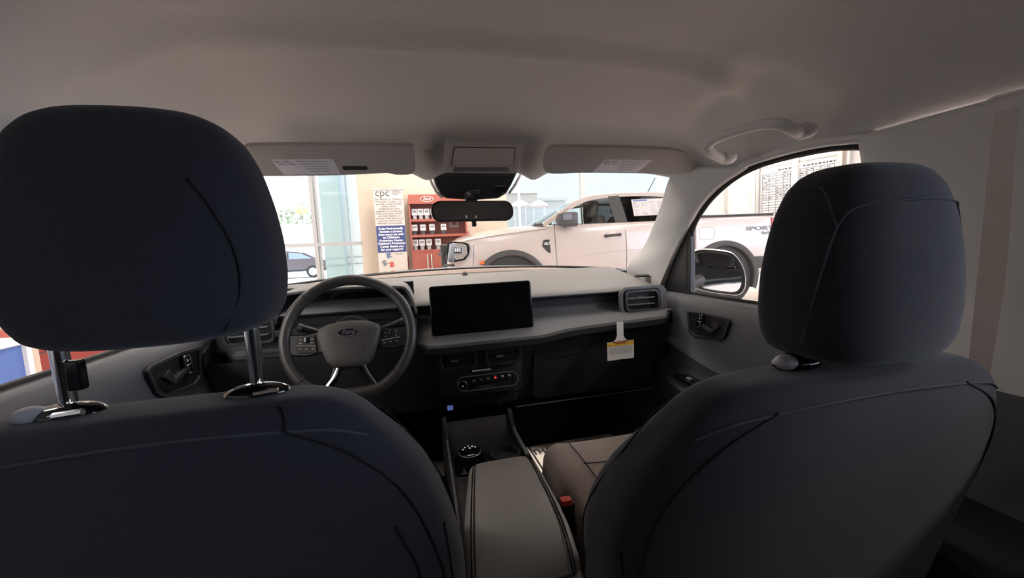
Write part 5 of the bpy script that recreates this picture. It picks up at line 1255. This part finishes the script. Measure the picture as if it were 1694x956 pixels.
# price sticker in the rear door window
sp = [tpx(*p, gy(1.6)) for p in ((1046.5, 329.5), (1100, 327), (1097, 356), (1050.5, 357.5))]
P = [T(x, gy(z)+.004, z) for x, z in sp]
u_ = (P[1]-P[0]).normalized(); v_ = (P[0]-P[3]).normalized(); c_ = sum(P, Vector())/4; W_ = (P[1]-P[0]).length; H_ = (P[0]-P[3]).length
v_ = (v_-u_*v_.dot(u_)).normalized(); w_n = u_.cross(v_)
m = M(); m.plate([(-W_/2, -H_/2), (W_/2, -H_/2), (W_/2, H_/2), (-W_/2, H_/2)], c_+w_n*.004, u_, v_, .002); ps = obj('price_sticker', m, mat('sticker_paper', (.50, .48, .46), .7), parent=t)
m = M(); m.plate([(-W_*.45, H_*.38), (-W_*.02, H_*.38), (-W_*.02, H_*.46), (-W_*.45, H_*.46)], c_+w_n*.0065, u_, v_, .001); obj('blue_heading', m, mat('heading_blue', (.06, .10, .32), .5), parent=ps)
m = M(); rnd = random.Random(3)
for r in range(13):
    for cx_ in (-.46, -.22, .03, .27):
        if rnd.random() < .8: a_ = W_*cx_; b_ = a_+W_*rnd.uniform(.08, .2); z_ = H_*(.30-.062*r); m.plate([(a_, z_), (b_, z_), (b_, z_+H_*rnd.choice((.015, .02, .035))), (a_, z_+H_*.02)], c_+w_n*.0065, u_, v_, .001)
obj('sticker_print', m, mat('print_mid', (.28, .27, .27), .6), parent=ps)

# ================================================================== OUTSIDE THE GLASS
m = M(); m.box((5, 60, FL-.12), (160, 102, .1)); struct('ground_outside', m, mat('pavement', (.62, .61, .59), .9, noise=.05, scale=1.5))
YO = 10.4
c0, c1 = Yp(531, 350, YO), Yp(563, 350, YO)
m = M(); m.box(((c0.x+c1.x)/2, YO+.4, FL+2.4), (c1.x-c0.x, .8, 4.8)); struct('column_outside', m, mat('panel_teal', (.33, .41, .42), .6))
m = M()
for y in (428, 440): z = Yp(545, y, YO).z; m.box(((c0.x+c1.x)/2, YO-.005, z), (c1.x-c0.x+.02, .02, .02))
struct('trim_22', m, mat('joint_grey', (.30, .34, .36), .6))
c2, c3 = Yp(563, 350, YO+.35), Yp(600, 350, YO+.35)
m = M(); m.box(((c2.x+c3.x)/2, YO+.75, FL+2.4), (c3.x-c2.x+.3, .8, 4.8)); struct('column_outside', m, mat('panel_white', (.60, .62, .64), .6))
m = M(); c4 = Yp(575, 350, YO); m.box((c4.x, YO+.1, FL+2.4), (.05, .1, 4.8)); struct('trim_23', m, mat('joint_grey', (.30, .34, .36), .6))
m = M()
for y in (425, 436): z = Yp(585, y, YO+.3).z; m.box(((c2.x+c3.x)/2, YO+.34, z), (c3.x-c2.x+.3, .02, .025))
struct('trim_24', m, mat('joint_grey', (.30, .34, .36), .6))
# parked car
def bg_car(cx, cy, s, label):
    t = thing('parked_car', label, 'car', (cx, cy, FL-.07))
    z0 = FL-.07
    P = [(-2.2, .45), (-2.25, .75), (-2.1, .95), (-1.3, 1.02), (-.75, 1.42), (.2, 1.5), (1.0, 1.38), (1.7, 1.02), (2.15, .92), (2.25, .6), (2.2, .42)]
    m = M(); rows = []
    for y, k in ((-.88, .97), (-.90, 1), (.90, 1), (.88, .97)): rows.append([Vector((cx+p[0]*k, cy+y*(1 if p[1] < 1.05 else .82), z0+p[1])) for p in P])
    m.grid(rows, cap0=True, cap1=True, cu=True); obj('body', m, mat('car_dark', (.05, .03, .035), .2, coat=.6), parent=t)
    m = M(); m.plate([(-1.15, 1.06), (-.65, 1.38), (.15, 1.43), (.15, 1.06)], (cx, cy-.83, z0), (1, 0, 0), (0, 0, 1), .05); m.plate([(.25, 1.06), (.25, 1.43), (.9, 1.34), (1.4, 1.06)], (cx, cy-.83, z0), (1, 0, 0), (0, 0, 1), .05); obj('side_windows', m, mat('far_glass', (.16, .19, .23), .1), parent=t)
    for sx in (-1.35, 1.4):
        m = M(); m.lathe([(.34, 0), (.34, .22)], (cx+sx, cy-.93, z0+.34), (0, 1, 0), 24); w_ = obj('wheel', m, m_rub, parent=t)
        m = M(); m.lathe([(.21, 0), (.18, .03), (.0, .03)], (cx+sx, cy-.945, z0+.34), (0, 1, 0), 20); obj('hub_cap', m, m_silver, parent=w_)
    m = M(); m.box((cx, cy-.92, z0+.42), (4.2, .03, .10)); obj('side_sill', m, m_red if False else m_rub, parent=t)
p = Yp(488, 408, 24); bg_car(p.x-.5, 24.5, 1, 'dark parked car outside the left showroom glass')
# retaining walls, trees, lamp posts and buildings
m = M()
for y, zz in ((367, 0), (378, 0)): a = Yp(500, y, 36); m.box((a.x-2, 36+(378-y)*.2, a.z-.25), (16, .3, .45))
struct('wall_outside', m, mat('kerb_grey', (.50, .52, .55), .8))
def tree(px, py, Y, r, label, seed):
    rnd = random.Random(seed); c = Yp(px, py, Y); t = thing('tree', label, 'tree', (c.x, Y, FL-.07))
    m = M(); m.tube([(c.x, Y, FL-.07), (c.x+.1, Y, c.z)], [.14, .08], 8); obj('trunk', m, mat('bark', (.32, .29, .25), .9), parent=t)
    m = M()
    for k in range(420):
        d = Vector((rnd.gauss(0, 1), rnd.gauss(0, 1), rnd.gauss(0, .8))).normalized()*r*rnd.uniform(.55, 1.0); q = Vector((c.x, Y, c.z))+Vector((d.x*1.3, d.y, d.z*.85))
        e = Vector((rnd.gauss(0, 1), rnd.gauss(0, 1), rnd.gauss(0, 1))).normalized(); f = e.orthogonal().normalized(); s = rnd.uniform(.18, .34)*r/1.6
        m.add([q-e*s, q+f*s*.6, q+e*s, q-f*s*.6], [(0, 1, 2, 3)])
    obj('crown', m, mat('foliage_%d' % seed, (.38, .40, .30) if seed != 3 else (.62, .46, .24), .9, noise=.4, scale=2), parent=t)
tree(496, 357, 44, 1.7, 'hazy green tree outside, nearest the window mullion', 1)
tree(440, 356, 52, 1.5, 'hazy green tree outside, half hidden by the driver headrest', 2)
tree(500, 348, 37, .42, 'small orange leaved tree outside the left glass', 3)
def post(px, ptop, Y, label, head=True):
    a = Yp(px, ptop, Y); t = thing('lamp_post', label, 'lamp post', (a.x, Y, FL-.07))
    m = M(); m.tube([(a.x, Y, FL-.07), (a.x, Y, a.z)], .09, 8); obj('pole', m, m_alu, parent=t)
    m = M(); m.box((a.x+.35, Y, a.z), (.8, .3, .12)); obj('lamp_head', m, m_alu, parent=t)
post(857, 292, 30, 'tall grey lamp post outside between mirror and truck windscreen')
post(468, 341, 33, 'lamp post outside beside the driver headrest')
def building(px0, px1, ptop, Y, dep, label, col, roofcol):
    a, b = Yp(px0, ptop, Y), Yp(px1, ptop, Y); t = thing('building', label, 'building', ((a.x+b.x)/2, Y, FL-.07))
    m = M(); m.box(((a.x+b.x)/2, Y+dep/2, (a.z+FL-.07)/2), (b.x-a.x, dep, a.z-FL+.07)); wl = obj('walls', m, mat(label[:12].replace(' ', '_'), col, .85), parent=t)
    m = M(); m.box(((a.x+b.x)/2, Y+dep/2, a.z+.10), (b.x-a.x+.5, dep+.5, .5)); obj('roof_edge', m, mat('roof_'+label[:8].replace(' ', '_'), roofcol, .8), parent=t)
    for i in range(3):
        x = lerp(a.x, b.x, (i+.5)/3); m = M(); m.box((x, Y-.03, FL+1.6), ((b.x-a.x)*.18, .08, 1.6)); obj('window', m, mat('far_window', (.40, .42, .44), .3), parent=wl)
building(826, 888, 319, 62, 14, 'long beige commercial building outside beyond the truck hood', (.20, .175, .145), (.26, .235, .20))
building(888, 935, 331, 66, 14, 'low grey building outside, farther along behind the truck windscreen', (.20, .19, .17), (.22, .21, .19))
m = M(); a = Yp(870, 340, 44); m.box((a.x+2, 44, a.z-.5), (14, .3, 1.0)); struct('wall_outside', m, mat('fence_pale', (.24, .21, .185), .8))
m = M(); a = Yp(870, 346, 43); m.box((a.x+2, 43, (a.z+FL)/2), (14, .3, a.z-FL)); struct('wall_outside', m, mat('wall_dull', (.20, .205, .19), .85))
def tent(px, label):
    a = Yp(px, 336, 41); t = thing('canopy_tent', label, 'tent', (a.x, 41, FL-.07))
    m = M(); m.lathe([(.95, a.z-.25), (.9, a.z-.1), (.45, a.z+.15), (.0, a.z+.35)], (a.x, 41, 0), (0, 0, 1), 12); obj('canopy', m, mat('tent_pink', (.75, .42, .42), .7), parent=t)
    for sx in (-.6, .6): m = M(); m.tube([(a.x+sx, 41, FL-.07), (a.x+sx, 41, a.z-.2)], .04, 6); obj('leg', m, m_alu, parent=t)
tent(860, 'pink canopy outside beside the lamp post, the left one'); tent(891, 'pink canopy outside nearer the truck windscreen')
